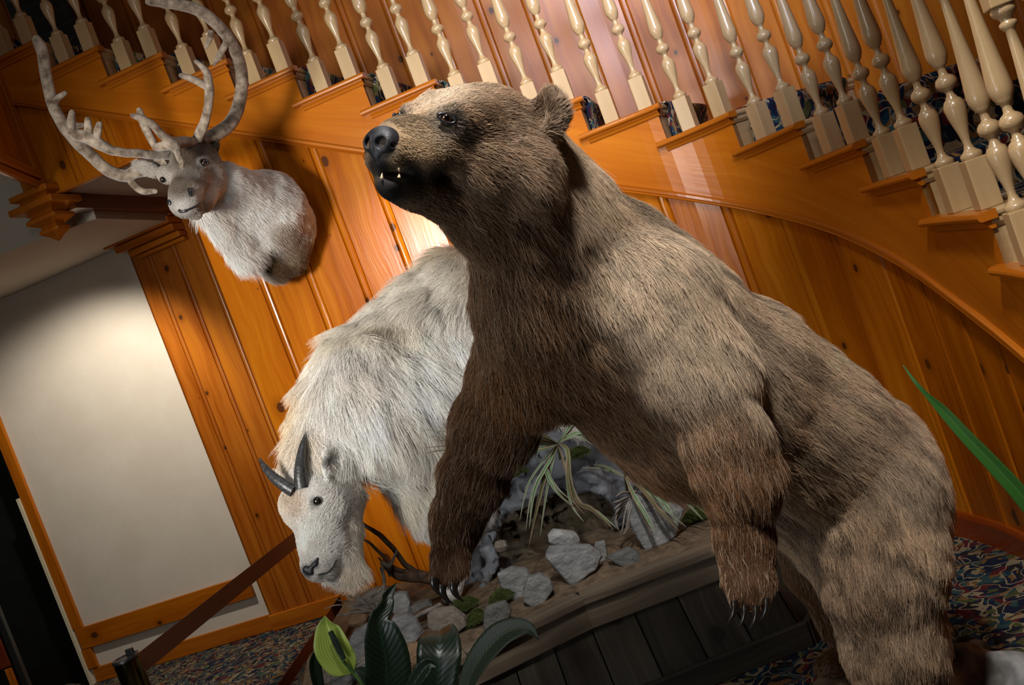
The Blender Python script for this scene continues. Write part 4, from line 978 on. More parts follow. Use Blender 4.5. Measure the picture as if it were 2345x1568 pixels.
cc((478, 470, 5.20), (560, 575, 5.48), 28, 34, .05, CWH, .065, ((470, 450, 5.2), (580, 640, 5.5)))
cc((445, 372, 5.10), (455, 385, 5.12), 50, 52, .04, CGR, .010, ((420, 460, 4.9), (460, 350, 5.2)))
cc((440, 380, 5.06), (427, 436, 4.92), 45, 34, .04, CGR, .008, ((420, 460, 4.9), (450, 360, 5.1)))
cc((425, 446, 4.91), (423, 462, 4.88), 36, 36, .03, (.34, .31, .28), .006, ((420, 460, 4.9), (450, 400, 5.1)))
cc((470, 420, 5.12), (460, 455, 5.05), 40, 30, .04, CWH, .012, ((440, 450, 5.), (520, 420, 5.3)))
cc((440, 478, 4.92), (446, 484, 4.92), 20, 18, .025, (.40, .34, .28), .008, ((430, 480, 4.9), (490, 470, 5.2)))
cc((468, 350, 5.10), (470, 352, 5.10), 22, 22, .03, CGR, .010, ((420, 460, 4.9), (460, 350, 5.2)))
cc((380, 398, 5.02), (384, 400, 5.02), 20, 20, .03, CGR, .010, ((420, 460, 4.9), (430, 350, 5.2)))
def cear(a, b, r, flat, col):
    A, B = at(*a), at(*b); ax = B - A; L_ = np.linalg.norm(ax); ax /= L_; n = np.array(flat, float); n -= ax * n.dot(ax); n /= np.linalg.norm(n)
    CP.append(Prim((A + B) / 2, None, .05, None, .01, col, ax, .014, axes=(ax, n, np.cross(ax, n)), radii=(L_ / 2 * 1.1, .024, r)))
    CP.append(Prim((A + B) / 2 - n * .026, None, .05, None, .006, None, axes=(ax, n, np.cross(ax, n)), radii=(L_ / 2 * .85, .018, r * .6), sub=True))
cear((478, 366, 5.14), (484, 306, 5.16), .044, FWD * 1 - CX * .3, CDK); cear((366, 396, 5.10), (306, 374, 5.14), .036, CY * .6 + FWD, CGR)
CSP = [(at(432, 350, 5.0), .13, (.10, .065, .040), .95), (at(412, 425, 4.85), .085, (.11, .075, .05), .85), (at(452, 430, 4.85), .05, (.30, .22, .16), .6), (at(420, 478, 4.82), .05, (.46, .43, .40), .7), (at(480, 450, 4.98), .06, CWH, .5), (at(467, 372, 4.99), .035, (.66, .62, .56), .9), (at(467, 372, 4.985), .020, (.02, .02, .02), 1),
       (at(665, 545, 5.55), .10, (.34, .24, .15), .7), (at(612, 604, 5.5), .10, (.10, .06, .03), 1.), (at(655, 625, 5.55), .13, (.12, .07, .035), .95), (at(695, 590, 5.6), .10, (.24, .16, .09), .85), (at(655, 585, 5.5), .05, (.50, .40, .28), .6), (at(560, 590, 5.4), .07, CWH, .9), (at(690, 560, 5.62), .06, (.36, .27, .18), .6), (at(495, 485, 5.1), .05, (.42, .32, .22), .5), (at(482, 340, 5.15), .07, CDK, .8), (at(650, 430, 5.5), .13, (.42, .40, .38), .4)]
def car_col(P):
    C, *_ = attrs(CP, P, .03); C = C * (.70 + .5 * fbm(P * np.array([1, 1, .6]), 30, 31, 3))[:, None]; return np.clip(paint(C, P, CSP), .004, .9)
car = empty('caribou_shoulder_mount', tuple(at(640, 520, 5.78))); tag(car, 'mounted caribou head and pale neck with velvet antlers hung on the pine wall', 'mounted head')
cb_, cv, cF = solid('head_and_neck', CP, .0085, M_SKIN, car, car_col, lambda P: (fbm(P, 18, 41, 2) - .5) * .007, 2)
rng = np.random.default_rng(12)
P, Nn = sample_surface(cv, cF, int(FURN * 70000), rng, lambda c, n: np.where((n @ FWD) > .5, .4, 1.0) * np.clip((np.linalg.norm(c - at(467, 372, 4.985), axis=1) - .014) / .01, 0, 1) * np.where(np.linalg.norm(c - at(440, 410, 5.), axis=1) < .22, 2., 1.))
C, Fl, Ln, D_ = attrs(CP, P, .025); Ln = Ln * 1.3; C = car_col(P) * rng.normal(1, .09, len(P))[:, None]; Ln = Ln * (.6 + .7 * rng.random(len(P)))
fur_object('fur', car, P, Nn, Fl, Ln, C, .0007 * FURR, fur_mat('caribou_fur', .80, 1.10, .7, .1), rng, lift=.42, grav=.18, clump=.45, csc=34)
EC1, EC2 = on_surf(cv, 467, 372, -.004), on_surf(cv, 373, 411, -.004)
eyeball(car, EC1, -CX * .25 - FWD, .019, (.03, .015, .008)); eyeball(car, EC2, -CX - FWD * .6, .015, (.03, .015, .008))
tubeobj('mouth_line', car, spline([on_surf(cv, x, y, .002) for x, y in ((408, 481), (416, 485), (428, 481), (444, 474), (458, 466), (467, 458))]), [.006] * 12 + [.0045] * 8 + [.003] * 6 + [.0016] * 5, M_LID, 6)
for pt in ([(432, 432), (436, 440), (437, 450)], [(386, 458), (388, 464), (391, 468)]): tubeobj('nostril', car, [on_surf(cv, x, y, -.003) for x, y in pt], [.007, .011, .006], M_LID, 8)
tubeobj('eye_ring', car, [EC1 + CX * R_(9.5 * math.cos(a), 5) - CY * R_(6.5 * math.sin(a), 5) - FWD * .008 for a in np.linspace(0, 2 * math.pi, 20)], .0035, M_LID, 6)
M_VELV = noisy('velvet_antler', (0.10, .068, .044), (0.36, .29, .22), 24, .95, detail=6, bump=.004, bscale=160, spec=.1, sheen=.4)
ANT = {'near': [
    [(448, 338, 5.12, 17), (470, 318, 5.14, 15), (500, 305, 5.18, 14), (532, 275, 5.24, 13.5), (550, 228, 5.28, 13), (554, 172, 5.26, 12.5), (540, 118, 5.18, 12), (512, 72, 5.08, 12), (470, 32, 4.98, 12), (425, 14, 4.92, 12), (380, 8, 4.88, 10), (338, 3, 4.85, 8)],
    [(484, 70, 5.04, 6), (480, 90, 5.05, 6), (471, 110, 5.07, 3)], [(520, 95, 5.12, 7), (506, 122, 5.14, 7), (490, 148, 5.16, 3)],
    [(446, 335, 5.08, 12), (462, 295, 5.02, 11), (475, 255, 4.96, 10), (480, 215, 4.92, 11), (478, 190, 4.9, 11), (474, 168, 4.88, 9), (462, 152, 4.86, 7), (447, 140, 4.85, 4.5)],
    [(478, 200, 4.91, 10), (458, 190, 4.88, 8), (436, 180, 4.86, 7), (414, 172, 4.84, 5)],
    [(452, 330, 5.08, 12), (425, 325, 4.98, 11), (398, 328, 4.9, 13), (378, 314, 4.85, 9.5), (350, 287, 4.8, 8.5), (325, 272, 4.77, 8), (302, 264, 4.75, 5)],
    [(395, 328, 4.9, 12), (372, 334, 4.9, 9), (357, 334, 4.92, 8), (343, 312, 4.92, 8), (328, 280, 4.9, 8.5), (318, 250, 4.88, 6)],
    [(398, 330, 4.9, 12), (408, 350, 4.86, 8), (414, 368, 4.83, 6.5), (416, 384, 4.82, 5)]],
 'far': [
    [(385, 368, 5.14, 14), (350, 385, 5.16, 13), (312, 393, 5.18, 13), (287, 402, 5.18, 12.5), (245, 387, 5.16, 12), (199, 347, 5.12, 12), (157, 302, 5.08, 12), (126, 252, 5.04, 11.5), (108, 185, 5.0, 11), (98, 126, 4.96, 11), (90, 100, 4.94, 11), (85, 86, 4.93, 8)],
    [(122, 248, 5.04, 8), (130, 228, 5.02, 7), (150, 212, 5.0, 5)], [(145, 288, 5.08, 7), (170, 287, 5.1, 6.5), (194, 286, 5.12, 4)], [(292, 402, 5.18, 8), (306, 422, 5.2, 8), (328, 438, 5.2, 7), (357, 438, 5.2, 5)],
    [(388, 352, 5.08, 12), (355, 354, 5.0, 9), (312, 351, 4.92, 8.5), (262, 345, 4.84, 9), (230, 330, 4.8, 12), (205, 316, 4.78, 13), (180, 308, 4.76, 12), (158, 298, 4.75, 9)],
    [(164, 300, 4.75, 9), (163, 276, 4.74, 9), (166, 256, 4.73, 6)], [(200, 312, 4.78, 9), (202, 292, 4.77, 9.5), (202, 273, 4.76, 6.5)], [(220, 322, 4.79, 8), (224, 300, 4.78, 8.5), (229, 284, 4.77, 6)]]}
for nm, br in ANT.items():
    q = MB()
    for b in br:
        p_, r_ = curve_px(b, 5); p_ = [np.array(p) + (np.array([vnoise(np.array(p)[None], 30, 50 + i)[0] - .5 for i in range(3)])) * .006 for p in p_]
        e = p_[-1] - p_[-2]; e = e / np.linalg.norm(e); p_.append(p_[-1] + e * r_[-1] * .7); r_.append(r_[-1] * .55)
        q.tube(p_, r_, 10, squash=1.15)
    o = q.build('antler', M_VELV, smooth=True); o.parent = car; o.matrix_parent_inverse = parent_inv(car)
# ------------------------------------------------------------------ planter box and rockwork
PT = [(-1.24, 5.70), (-1.30, 4.42), (-1.02, 3.93), (-.59, 4.03), (-.10, 4.19), (.63, 4.20), (.98, 4.72), (1.02, 5.33), (-.20, 5.64)]
ZR = 0.50
cen = np.array([-.2, 4.8])
def offp(p, o): d = np.array(p) - cen; return np.array(p) + d / np.linalg.norm(d) * o
plant = empty('planter_box', (-.2, 4.8, 0)); tag(plant, 'large weathered barn-board planter box holding the goat and the rockwork', 'planter')
def pp(o): o.parent = plant; o.matrix_parent_inverse = parent_inv(plant); return o
q = MB(); acc = 0
for i in range(6):
    a, b = PT[i], PT[i + 1]; A, B = offp(a, -.03), offp(b, -.03); A2, B2 = offp(a, .07), offp(b, .07); ln = np.linalg.norm(np.array(b) - a)
    n = max(1, int(round(ln / .17)))
    for j in range(n):
        t0, t1 = j / n, (j + 1) / n - .006 / ln
        q.add([P3(A2 * (1 - t0) + B2 * t0, 0.02), P3(A2 * (1 - t1) + B2 * t1, 0.02), P3(A * (1 - t1) + B * t1, ZR - .03), P3(A * (1 - t0) + B * t0, ZR - .03)], [(0, 1, 2, 3)], [[(acc + .01, 0), (acc + .165, 0), (acc + .165, .5), (acc + .01, .5)]])
        acc += .17
pp(q.build('side_boards', M_BARN)); q = MB()
for i in range(6):
    a, b = offp(PT[i], -.05), offp(PT[i + 1], -.05); q.add([P3(a, 0), P3(b, 0), P3(b, ZR), P3(a, ZR)], [(0, 1, 2, 3)], [[(0, 0)] * 4])
pp(q.build('inner_lining', plain('dark_lining', (.01, .008, .006), .9)))
for i in range(6):
    a, b = PT[i], PT[i + 1]; q = MB(); A, B = offp(a, -.01), offp(b, -.01); q.beam(P3(A, ZR - .016), P3(B, ZR - .016), .125, .032); pp(q.build('rim_board', M_RIM, bevel=.006))
    q = MB(); A, B = offp(a, .015), offp(b, .015); q.beam(P3(A, ZR - .085), P3(B, ZR - .085), .022, .105); pp(q.build('apron_board', M_RIM, bevel=.004))
    q = MB(); A, B = offp(a, .085), offp(b, .085); q.beam(P3(A, .05), P3(B, .05), .03, .10); pp(q.build('skirt_board', M_BARN if i != 3 else M_BARN, bevel=.005))
# soil
M_SOIL = noisy('sandy_soil', (.06, .038, .020), (.16, .11, .065), 22, .95, detail=6, bump=.02, bscale=60)
q = MB(); ins = [offp(p, -.05) for p in PT]; R = 14; rows, uvr = [], []
m = len(ins); N2 = 96
ring = []
for j in range(N2):
    t = j / N2 * m; i = int(t); f = t - i; ring.append(ins[i % m] * (1 - f) + ins[(i + 1) % m] * f)
for r in range(R + 1):
    s = 1 - r / R; rows.append([P3(cen + (p - cen) * s, ZR - .03 + (1 - s) ** .6 * .07 + .02 * (mnoise.noise(Vector((p[0] * s * 5, p[1] * s * 5, s)))) * (r > 0)) for p in ring]); uvr.append([(0, 0)] * N2)
q.grid(rows, uvr, closed=True); pp(q.build('soil', M_SOIL, smooth=True))
# cliff with a hollow
def kc(a, b, ra, rb, k=.05, sub=False): return Prim(at(*a), at(*b), R_(ra, a[2]), R_(rb, b[2]), k, (.3, .3, .3), None, .01, sub=sub)
KP = [kc((1265, 1015, 5.12), (1390, 1120, 5.08), 75, 90, .08), kc((1200, 1120, 5.12), (1300, 1180, 5.15), 85, 110, .08), kc((1155, 1200, 5.05), (1140, 1330, 4.95), 42, 52, .05), kc((1400, 1150, 5.05), (1430, 1260, 5.05), 75, 80, .07),
      kc((1470, 1180, 5.0), (1560, 1190, 4.95), 40, 34, .06), kc((1128, 1240, 4.86), (1104, 1375, 4.72), 14, 17, .02), kc((1240, 1290, 5.0), (1380, 1300, 4.95), 60, 60, .06), kc((1290, 960, 5.2), (1330, 1010, 5.2), 60, 70, .08), kc((1100, 1230, 5.05), (1090, 1330, 5.0), 40, 50, .06), kc((1150, 1140, 5.0), (1350, 1095, 4.90), 28, 30, .04), kc((1350, 1095, 4.90), (1420, 1180, 4.85), 30, 26, .04),
      Prim(at(1270, 1205, 4.86), None, .1, None, .03, sub=True, axes=(CX * .95 + CY * .3, CY * .95 - CX * .3, FWD), radii=(.30, .125, .26))]
CAVE = at(1275, 1205, 4.98)
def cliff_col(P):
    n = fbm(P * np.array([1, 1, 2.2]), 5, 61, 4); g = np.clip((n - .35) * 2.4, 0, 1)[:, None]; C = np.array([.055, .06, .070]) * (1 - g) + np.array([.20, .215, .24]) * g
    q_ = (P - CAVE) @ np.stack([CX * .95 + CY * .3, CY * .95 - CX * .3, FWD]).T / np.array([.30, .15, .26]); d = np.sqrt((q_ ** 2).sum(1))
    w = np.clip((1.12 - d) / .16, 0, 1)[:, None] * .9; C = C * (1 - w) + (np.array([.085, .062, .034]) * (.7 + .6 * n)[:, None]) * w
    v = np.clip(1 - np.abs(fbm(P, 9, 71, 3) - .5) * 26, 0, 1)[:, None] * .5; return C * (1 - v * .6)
m_cliff = skin_mat('grey_sculpted_rock', .85, .3, 1.0)
nt = m_cliff.node_tree; tc = N(nt, 'ShaderNodeTexCoord'); n_ = N(nt, 'ShaderNodeTexNoise', i_Scale=34.0, i_Detail=8.0, i_Roughness=.65); L(nt, tc.outputs['Object'], n_.inputs['Vector'])
bp = N(nt, 'ShaderNodeBump', i_Strength=.9, i_Distance=.012); L(nt, n_.outputs['Fac'], bp.inputs['Height']); L(nt, bp.outputs[0], nt.nodes['Principled BSDF'].inputs['Normal'])
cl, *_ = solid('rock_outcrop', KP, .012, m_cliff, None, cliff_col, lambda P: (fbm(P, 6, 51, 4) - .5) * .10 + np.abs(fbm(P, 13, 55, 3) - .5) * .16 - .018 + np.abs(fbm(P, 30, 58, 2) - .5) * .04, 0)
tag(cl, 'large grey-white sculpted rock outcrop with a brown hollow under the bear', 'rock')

def rock_mat(nm, c1, c2):
    m, nt, b = new_mat(nm); tc = N(nt, 'ShaderNodeTexCoord'); mp = N(nt, 'ShaderNodeMapping'); mp.inputs['Scale'].default_value = (1, 1, 3.0); mp.inputs['Rotation'].default_value = (.5, .4, 0)
    L(nt, tc.outputs['Object'], mp.inputs[0]); n = N(nt, 'ShaderNodeTexNoise', i_Scale=11.0, i_Detail=6.0, i_Distortion=.8); L(nt, mp.outputs[0], n.inputs['Vector']); r = ramp(nt, [(.3, c1), (.7, c2)]); L(nt, n.outputs['Fac'], r.inputs[0])
    L(nt, r.outputs[0], b.inputs['Base Color']); b.inputs['Roughness'].default_value = .75; bp = N(nt, 'ShaderNodeBump', i_Strength=.8, i_Distance=.010); n2 = N(nt, 'ShaderNodeTexNoise', i_Scale=70.0, i_Detail=6.0); L(nt, tc.outputs['Object'], n2.inputs['Vector']); L(nt, n2.outputs['Fac'], bp.inputs['Height']); L(nt, bp.outputs[0], b.inputs['Normal']); return m
MR = [rock_mat('pale_grey_stone', (.09, .093, .092), (.26, .26, .255)), rock_mat('tan_stone', (.12, .10, .075), (.23, .20, .165)), rock_mat('dark_grey_stone', (.06, .06, .055), (.14, .14, .13)), rock_mat('white_quartz_stone', (.18, .185, .18), (.34, .34, .335)), rock_mat('rust_brown_stone', (.14, .075, .035), (.28, .18, .10))]
def rock(px, py, Y, w, h, dm, label, mi=0, seed=1, outline=None, depth=.5, rot=0):
    """faceted stone; outline = picture-plane shape of its front, given real thickness"""
    rnd = random.Random(seed); c = at(px, py, Y); sw, sh = R_(w, Y) / 2, R_(h, Y) / 2; sd = max(sw, sh) * depth
    bm = bmesh.new(); vs = []
    if outline:
        for s_, sc in ((-1, .92), (0, 1.0), (1, .80)):
            for x, y in outline: vs.append(bm.verts.new(CX * R_(x - px, Y) * sc - CY * R_(y - py, Y) * sc + FWD * sd * s_ + np.array([rnd.uniform(-1, 1) for _ in range(3)]) * sw * .03))
    else:
        for i in range(34):
            v = np.array([rnd.gauss(0, 1) for _ in range(3)]); v /= np.linalg.norm(v); k = (abs(v[0]) ** 3 + abs(v[1]) ** 3 + abs(v[2]) ** 3) ** (-1 / 3) * rnd.uniform(.9, 1.0)
            x, y = v[0] * sw * k, v[1] * sh * k; cr, sr = math.cos(rot), math.sin(rot); vs.append(bm.verts.new(CX * (x * cr - y * sr) + CY * (x * sr + y * cr) + FWD * v[2] * sd * 1.3 * k))
    r = bmesh.ops.convex_hull(bm, input=bm.verts); bmesh.ops.delete(bm, geom=list({g for g in r['geom_interior'] + r['geom_unused'] if isinstance(g, bmesh.types.BMVert)}), context='VERTS')
    bmesh.ops.dissolve_limit(bm, angle_limit=.16, verts=bm.verts, edges=bm.edges); bmesh.ops.bevel(bm, geom=list(bm.edges), offset=min(sw, sh) * .10, segments=2, affect='EDGES', profile=.6)
    bmesh.ops.triangulate(bm, faces=bm.faces); bmesh.ops.subdivide_edges(bm, edges=bm.edges, cuts=2, use_grid_fill=True)
    for v in bm.verts: n_ = mnoise.noise(v.co * 14 + Vector((seed, 0, 0))) * .05 + mnoise.noise(v.co * 42 + Vector((seed, 3, 0))) * .022; v.co += v.co.normalized() * n_ * min(sw, sh) * 1.2
    bmesh.ops.recalc_face_normals(bm, faces=bm.faces); me = bpy.data.meshes.new('rock'); bm.to_mesh(me); bm.free()
    me.polygons.foreach_set('use_smooth', [True] * len(me.polygons)); me.materials.append(MR[mi]); o = bpy.data.objects.new('rock', me); COL.objects.link(o); o.location = c
    em = o.modifiers.new('edges', 'EDGE_SPLIT'); em.split_angle = math.radians(38)
    tag(o, label, 'rock', 'rocks in the planter'); return o
rock(1312, 1290, 4.40, 138, 110, .1, 'flat triangular grey slab leaning point-down beside the planter rim', 0, 3, [(1246, 1275), (1254, 1246), (1350, 1243), (1384, 1270), (1366, 1302), (1314, 1347), (1296, 1332)], .22)
rock(1290, 1233, 4.46, 82, 46, .1, 'rounded white stone resting on top of the triangular slab', 3, 5, None, .7, -.2)
rock(1372, 1262, 4.52, 40, 62, .1, 'small upright grey shard behind the triangular slab', 0, 7, [(1352, 1290), (1362, 1240), (1386, 1234), (1392, 1270), (1378, 1296)], .3)
rock(1428, 1278, 4.40, 76, 44, .1, 'low dark-topped grey stone between the two big slabs', 2, 9, [(1386, 1274), (1440, 1250), (1462, 1262), (1468, 1282), (1436, 1302), (1420, 1288)], .5)
rock(1494, 1205, 4.48, 130, 155, .1, 'large angular grey slab standing under the bear belly', 0, 11, [(1432, 1180), (1448, 1128), (1512, 1130), (1568, 1158), (1550, 1225), (1512, 1262), (1498, 1284), (1480, 1272)], .28)
rock(1180, 1333, 4.46, 84, 92, .1, 'pale grey blocky stone left of its slimmer twin at the rim', 0, 13, [(1136, 1312), (1158, 1308), (1172, 1292), (1204, 1298), (1222, 1320), (1204, 1352), (1196, 1380), (1178, 1378), (1150, 1354)], .4)
rock(1230, 1348, 4.34, 72, 86, .1, 'grey egg-shaped faceted stone beside the triangular slab', 0, 17, [(1208, 1318), (1236, 1307), (1262, 1322), (1268, 1345), (1246, 1380), (1222, 1392), (1198, 1376), (1197, 1350)], .5)
rock(1138, 1408, 4.22, 72, 78, .1, 'dark grey smooth-faced stone at the planter rim', 2, 19, [(1104, 1402), (1112, 1386), (1158, 1371), (1174, 1396), (1160, 1432), (1132, 1448), (1108, 1446)], .4)
rock(1022, 1418, 4.30, 96, 66, .1, 'tan-grey lumpy stone below the bear paw', 1, 23, [(976, 1408), (992, 1392), (1040, 1386), (1068, 1408), (1076, 1428), (1052, 1446), (996, 1446), (978, 1432)], .5)
rock(930, 1440, 4.28, 72, 88, .1, 'upright pale flat-faced stone behind the dark leaves', 0, 29, [(894, 1420), (902, 1404), (934, 1400), (954, 1414), (972, 1440), (960, 1462), (926, 1496), (898, 1500)], .45)
rock(914, 1376, 4.62, 52, 54, .1, 'light grey cube-like stone near the twigs', 3, 31, [(890, 1374), (912, 1352), (932, 1354), (942, 1376), (938, 1400), (902, 1404), (890, 1394)], .6)
rock(824, 1412, 4.60, 66, 44, .1, 'small rust-streaked stone below the twigs', 4, 37, None, .7, .3)
rock(828, 1478, 4.36, 116, 100, .1, 'broad pale slanting slab behind the green spathe', 0, 41, [(790, 1480), (812, 1438), (866, 1410), (880, 1436), (862, 1480), (836, 1508), (806, 1530)], .35)
rock(948, 1500, 4.10, 60, 70, .1, 'dark brown stone low behind the long leaf', 4, 43, None, .6)
rock(850, 1520, 4.16, 80, 60, .1, 'rounded tan stone behind the broad leaf', 1, 47, None, .6, .4)
rock(752, 1540, 4.30, 50, 56, .1, 'tan block at the left end of the planter', 1, 53, None, .6)
rock(716, 1530, 4.36, 56, 96, .1, 'reddish-brown stone slab at the planter left corner', 4, 59, [(708, 1500), (735, 1470), (748, 1500), (730, 1568), (694, 1572)], .5)
rock(786, 1556, 4.18, 66, 50, .1, 'grey rounded cobble at the bottom behind the spathe stem', 2, 61, None, .6)
rock(860, 1366, 4.80, 110, 42, .1, 'long pale water-worn stone behind the twig pile', 1, 67, [(800, 1396), (818, 1366), (860, 1342), (900, 1342), (930, 1352), (900, 1372), (850, 1392)], .4)
rock(975, 1362, 4.95, 80, 40, .1, 'brown bark-like rock under the dead branch', 4, 71, [(936, 1366), (960, 1346), (1000, 1334), (1010, 1362), (980, 1390), (945, 1388)], .5)
rock(960, 1394, 4.62, 70, 40, .1, 'flat grey stone beside the goat hoof', 2, 73, None, .8, .3)
rock(1148, 1250, 4.78, 36, 30, .1, 'small buff stone lodged at the edge of the hollow', 1, 79, None, .7)
rock(1040, 1402, 4.50, 46, 26, .1, 'little white stone wedged by the goat hoof', 3, 83, None, .7)

# moss tufts
M_MOSS = fur_mat('green_moss', .5, 1.3)
def moss(px, py, Y, w, label, seed):
    rg = np.random.default_rng(seed); c = at(px, py, Y); r = R_(w, Y) / 2
    q = MB(); q.lathe([(r * .1, r * .16), (r * .5, r * .10), (r * .72, -r * .05), (r * .6, -r * .3)], c, (0, 0, 1), 12); o = q.build('moss_tuft', plain('moss_base', (.012, .016, .005), .95), smooth=True)
    n = 6000; th = rg.random(n) * 6.283; rr = np.sqrt(rg.random(n)) * r; P = np.stack([c[0] + rr * np.cos(th), c[1] + rr * np.sin(th), c[2] + r * .34 * (1 - (rr / r) ** 2)], 1); Nn = np.stack([np.cos(th) * rr / r, np.sin(th) * rr / r, np.full(n, .9)], 1); Nn /= np.linalg.norm(Nn, axis=1)[:, None]
    col = np.array([.05, .065, .014]) * rg.uniform(.5, 1.7, n)[:, None]
    f = fur_object('fronds', o, P, Nn, rg.normal(0, 1, (n, 3)), np.full(n, .022) * rg.uniform(.5, 1.3, n), col, .0008, M_MOSS, rg, lift=.9, grav=.0, clump=.5, csc=60); o['kind'] = 'thing'
    tag(o, label, 'moss'); return o
moss(1062, 1388, 4.48, 54, 'green moss tuft beside the goat hoof', 1); moss(1148, 1368, 4.42, 44, 'moss tuft wedged above the dark smooth stone', 2); moss(1178, 1084, 4.82, 44, 'moss clump on the outcrop under the grassy plant', 3)
moss(1322, 1040, 4.86, 44, 'small bright moss clump high on the outcrop', 4); moss(1405, 1268, 4.62, 46, 'dark moss behind the low grey stone', 5); moss(1600, 1178, 4.6, 60, 'moss behind the angular slab near the rim', 6); moss(1092, 1415, 4.3, 34, 'moss strip left of the dark smooth stone', 8)

# leaves
def leaf_mat(nm, dark, light, edge=None, rough=.3, freq=60, vein=(.0, .0, .0), vs=.0, trans=.0):
    """u across the blade (0..1), v along it in metres"""
    m, nt, b = new_mat(nm); uv = N(nt, 'ShaderNodeUVMap'); sp_ = N(nt, 'ShaderNodeSeparateXYZ'); L(nt, uv.outputs[0], sp_.inputs[0]); u = math_n(nt, 'ABSOLUTE', math_n(nt, 'SUBTRACT', sp_.outputs[0], .5))
    w = math_n(nt, 'SINE', math_n(nt, 'MULTIPLY', math_n(nt, 'SUBTRACT', sp_.outputs[1], math_n(nt, 'MULTIPLY', u, .16 if vs >= 0 else 0)), freq * 6.283)); w = math_n(nt, 'MULTIPLY_ADD', w, .5, .5)
    if vs < 0: w = math_n(nt, 'MULTIPLY_ADD', math_n(nt, 'SINE', math_n(nt, 'MULTIPLY', u, freq * 6.283)), .5, .5)
    r = ramp(nt, [(0.0, dark), (1.0, light)]); L(nt, w, r.inputs[0]); col = r.outputs[0]
    mid = math_n(nt, 'LESS_THAN', u, .025); col = mixc(nt, math_n(nt, 'MULTIPLY', mid, .8), col, tuple(x * 1.5 for x in light))
    if edge: col = mixc(nt, math_n(nt, 'GREATER_THAN', u, .36), col, edge)
    L(nt, col, b.inputs['Base Color']); b.inputs['Roughness'].default_value = rough; bp = N(nt, 'ShaderNodeBump', i_Strength=.25, i_Distance=.0015); L(nt, w, bp.inputs['Height']); L(nt, bp.outputs[0], b.inputs['Normal'])
    return m
def leaf(name, parent, l, mat, face=None, fold=.25, ripple=.0, label=None):
    """l: list of (px, py, Y, width px); face: direction the blade faces"""
    s = spline([(*at(a, b, c), R_(w, c)) for a, b, c, w in l], 7); P = [p[:3] for p in s]; Wd = [max(p[3], .0008) for p in s]; face = -FWD if face is None else np.array(face, float); rows, uvr = [], []; ln = 0; nC = 9
    for i, p in enumerate(P):
        t = P[min(i + 1, len(P) - 1)] - P[max(i - 1, 0)]; t = t / np.linalg.norm(t); sd = np.cross(t, face); sd /= np.linalg.norm(sd); f = np.cross(sd, t)
        if i: ln += np.linalg.norm(P[i] - P[i - 1])
        rows.append([p + sd * Wd[i] * (j / (nC - 1) - .5) + f * Wd[i] * (fold * abs(j / (nC - 1) - .5) * 1.2 + ripple * math.sin(ln * 60 + j) * abs(j / (nC - 1) - .5)) for j in range(nC)]); uvr.append([(j / (nC - 1), ln) for j in range(nC)])
    q = MB(); q.grid(rows, uvr); o = q.build(name, mat, smooth=True, recalc=False); so = o.modifiers.new('thick', 'SOLIDIFY'); so.thickness = .0012; so.offset = 0
    if parent: o.parent = parent; o.matrix_parent_inverse = parent_inv(parent)
    return o
# peace lily in front of the planter
lb = at(905, 1880, 3.6); lily = empty('peace_lily', (lb[0], 3.6, 0)); tag(lily, 'peace lily with a yellow-green spathe and broad dark leaves before the planter', 'plant')
ML = leaf_mat('dark_lily_leaf', (.004, .011, .005), (.007, .019, .009), rough=.36, freq=45); ML2 = leaf_mat('grey_green_leaf_back', (.018, .028, .014), (.034, .05, .026), rough=.5, freq=55); MSP = leaf_mat('yellow_green_spathe', (.22, .31, .04), (.36, .44, .09), rough=.4, freq=16, vs=-1)
leaf('leaf', lily, [(896, 1700, 3.62, 30), (890, 1620, 3.6, 80), (886, 1560, 3.58, 106), (882, 1500, 3.57, 104), (872, 1450, 3.57, 84), (868, 1415, 3.58, 50), (884, 1385, 3.6, 34), (888, 1362, 3.62, 26), (908, 1335, 3.64, 3)], ML, -FWD + CX * .35, .35)
leaf('leaf', lily, [(990, 1700, 3.66, 30), (1000, 1620, 3.66, 66), (1003, 1560, 3.66, 88), (1006, 1500, 3.68, 104), (1007, 1462, 3.74, 90), (1006, 1444, 3.84, 60)], ML, -FWD + CY * .3, .22)
leaf('leaf', lily, [(1040, 1690, 3.5, 10), (1066, 1580, 3.48, 36), (1095, 1515, 3.46, 58), (1140, 1462, 3.44, 66), (1180, 1440, 3.42, 52), (1212, 1440, 3.4, 28), (1234, 1464, 3.38, 3)], ML2, -FWD + CY * .7 - CX * .3, .25)
leaf('leaf', lily, [(925, 1680, 3.5, 8), (940, 1590, 3.48, 26), (960, 1548, 3.47, 38), (984, 1520, 3.46, 30), (1000, 1526, 3.45, 3)], ML, -FWD - CX * .6, .4)
leaf('leaf', lily, [(745, 1660, 3.55, 8), (730, 1580, 3.55, 26), (720, 1530, 3.56, 32), (722, 1502, 3.57, 26), (738, 1478, 3.6, 3)], ML, -FWD + CX * .8, .3)
leaf('leaf', lily, [(905, 1640, 3.7, 8), (870, 1572, 3.7, 40), (840, 1545, 3.7, 44), (808, 1530, 3.7, 3)], ML, -FWD + CY * .6, .3)
leaf('leaf', lily, [(690, 1690, 3.5, 6), (688, 1610, 3.5, 9), (684, 1548, 3.5, 2)], ML2, -FWD, .2)
leaf('spathe', lily, [(808, 1540, 3.50, 6), (795, 1524, 3.50, 62), (778, 1500, 3.50, 84), (766, 1475, 3.50, 86), (757, 1450, 3.50, 72), (749, 1428, 3.50, 48), (744, 1410, 3.49, 3)], MSP, -FWD - CX * .15 + CY * .1, .45, .05)
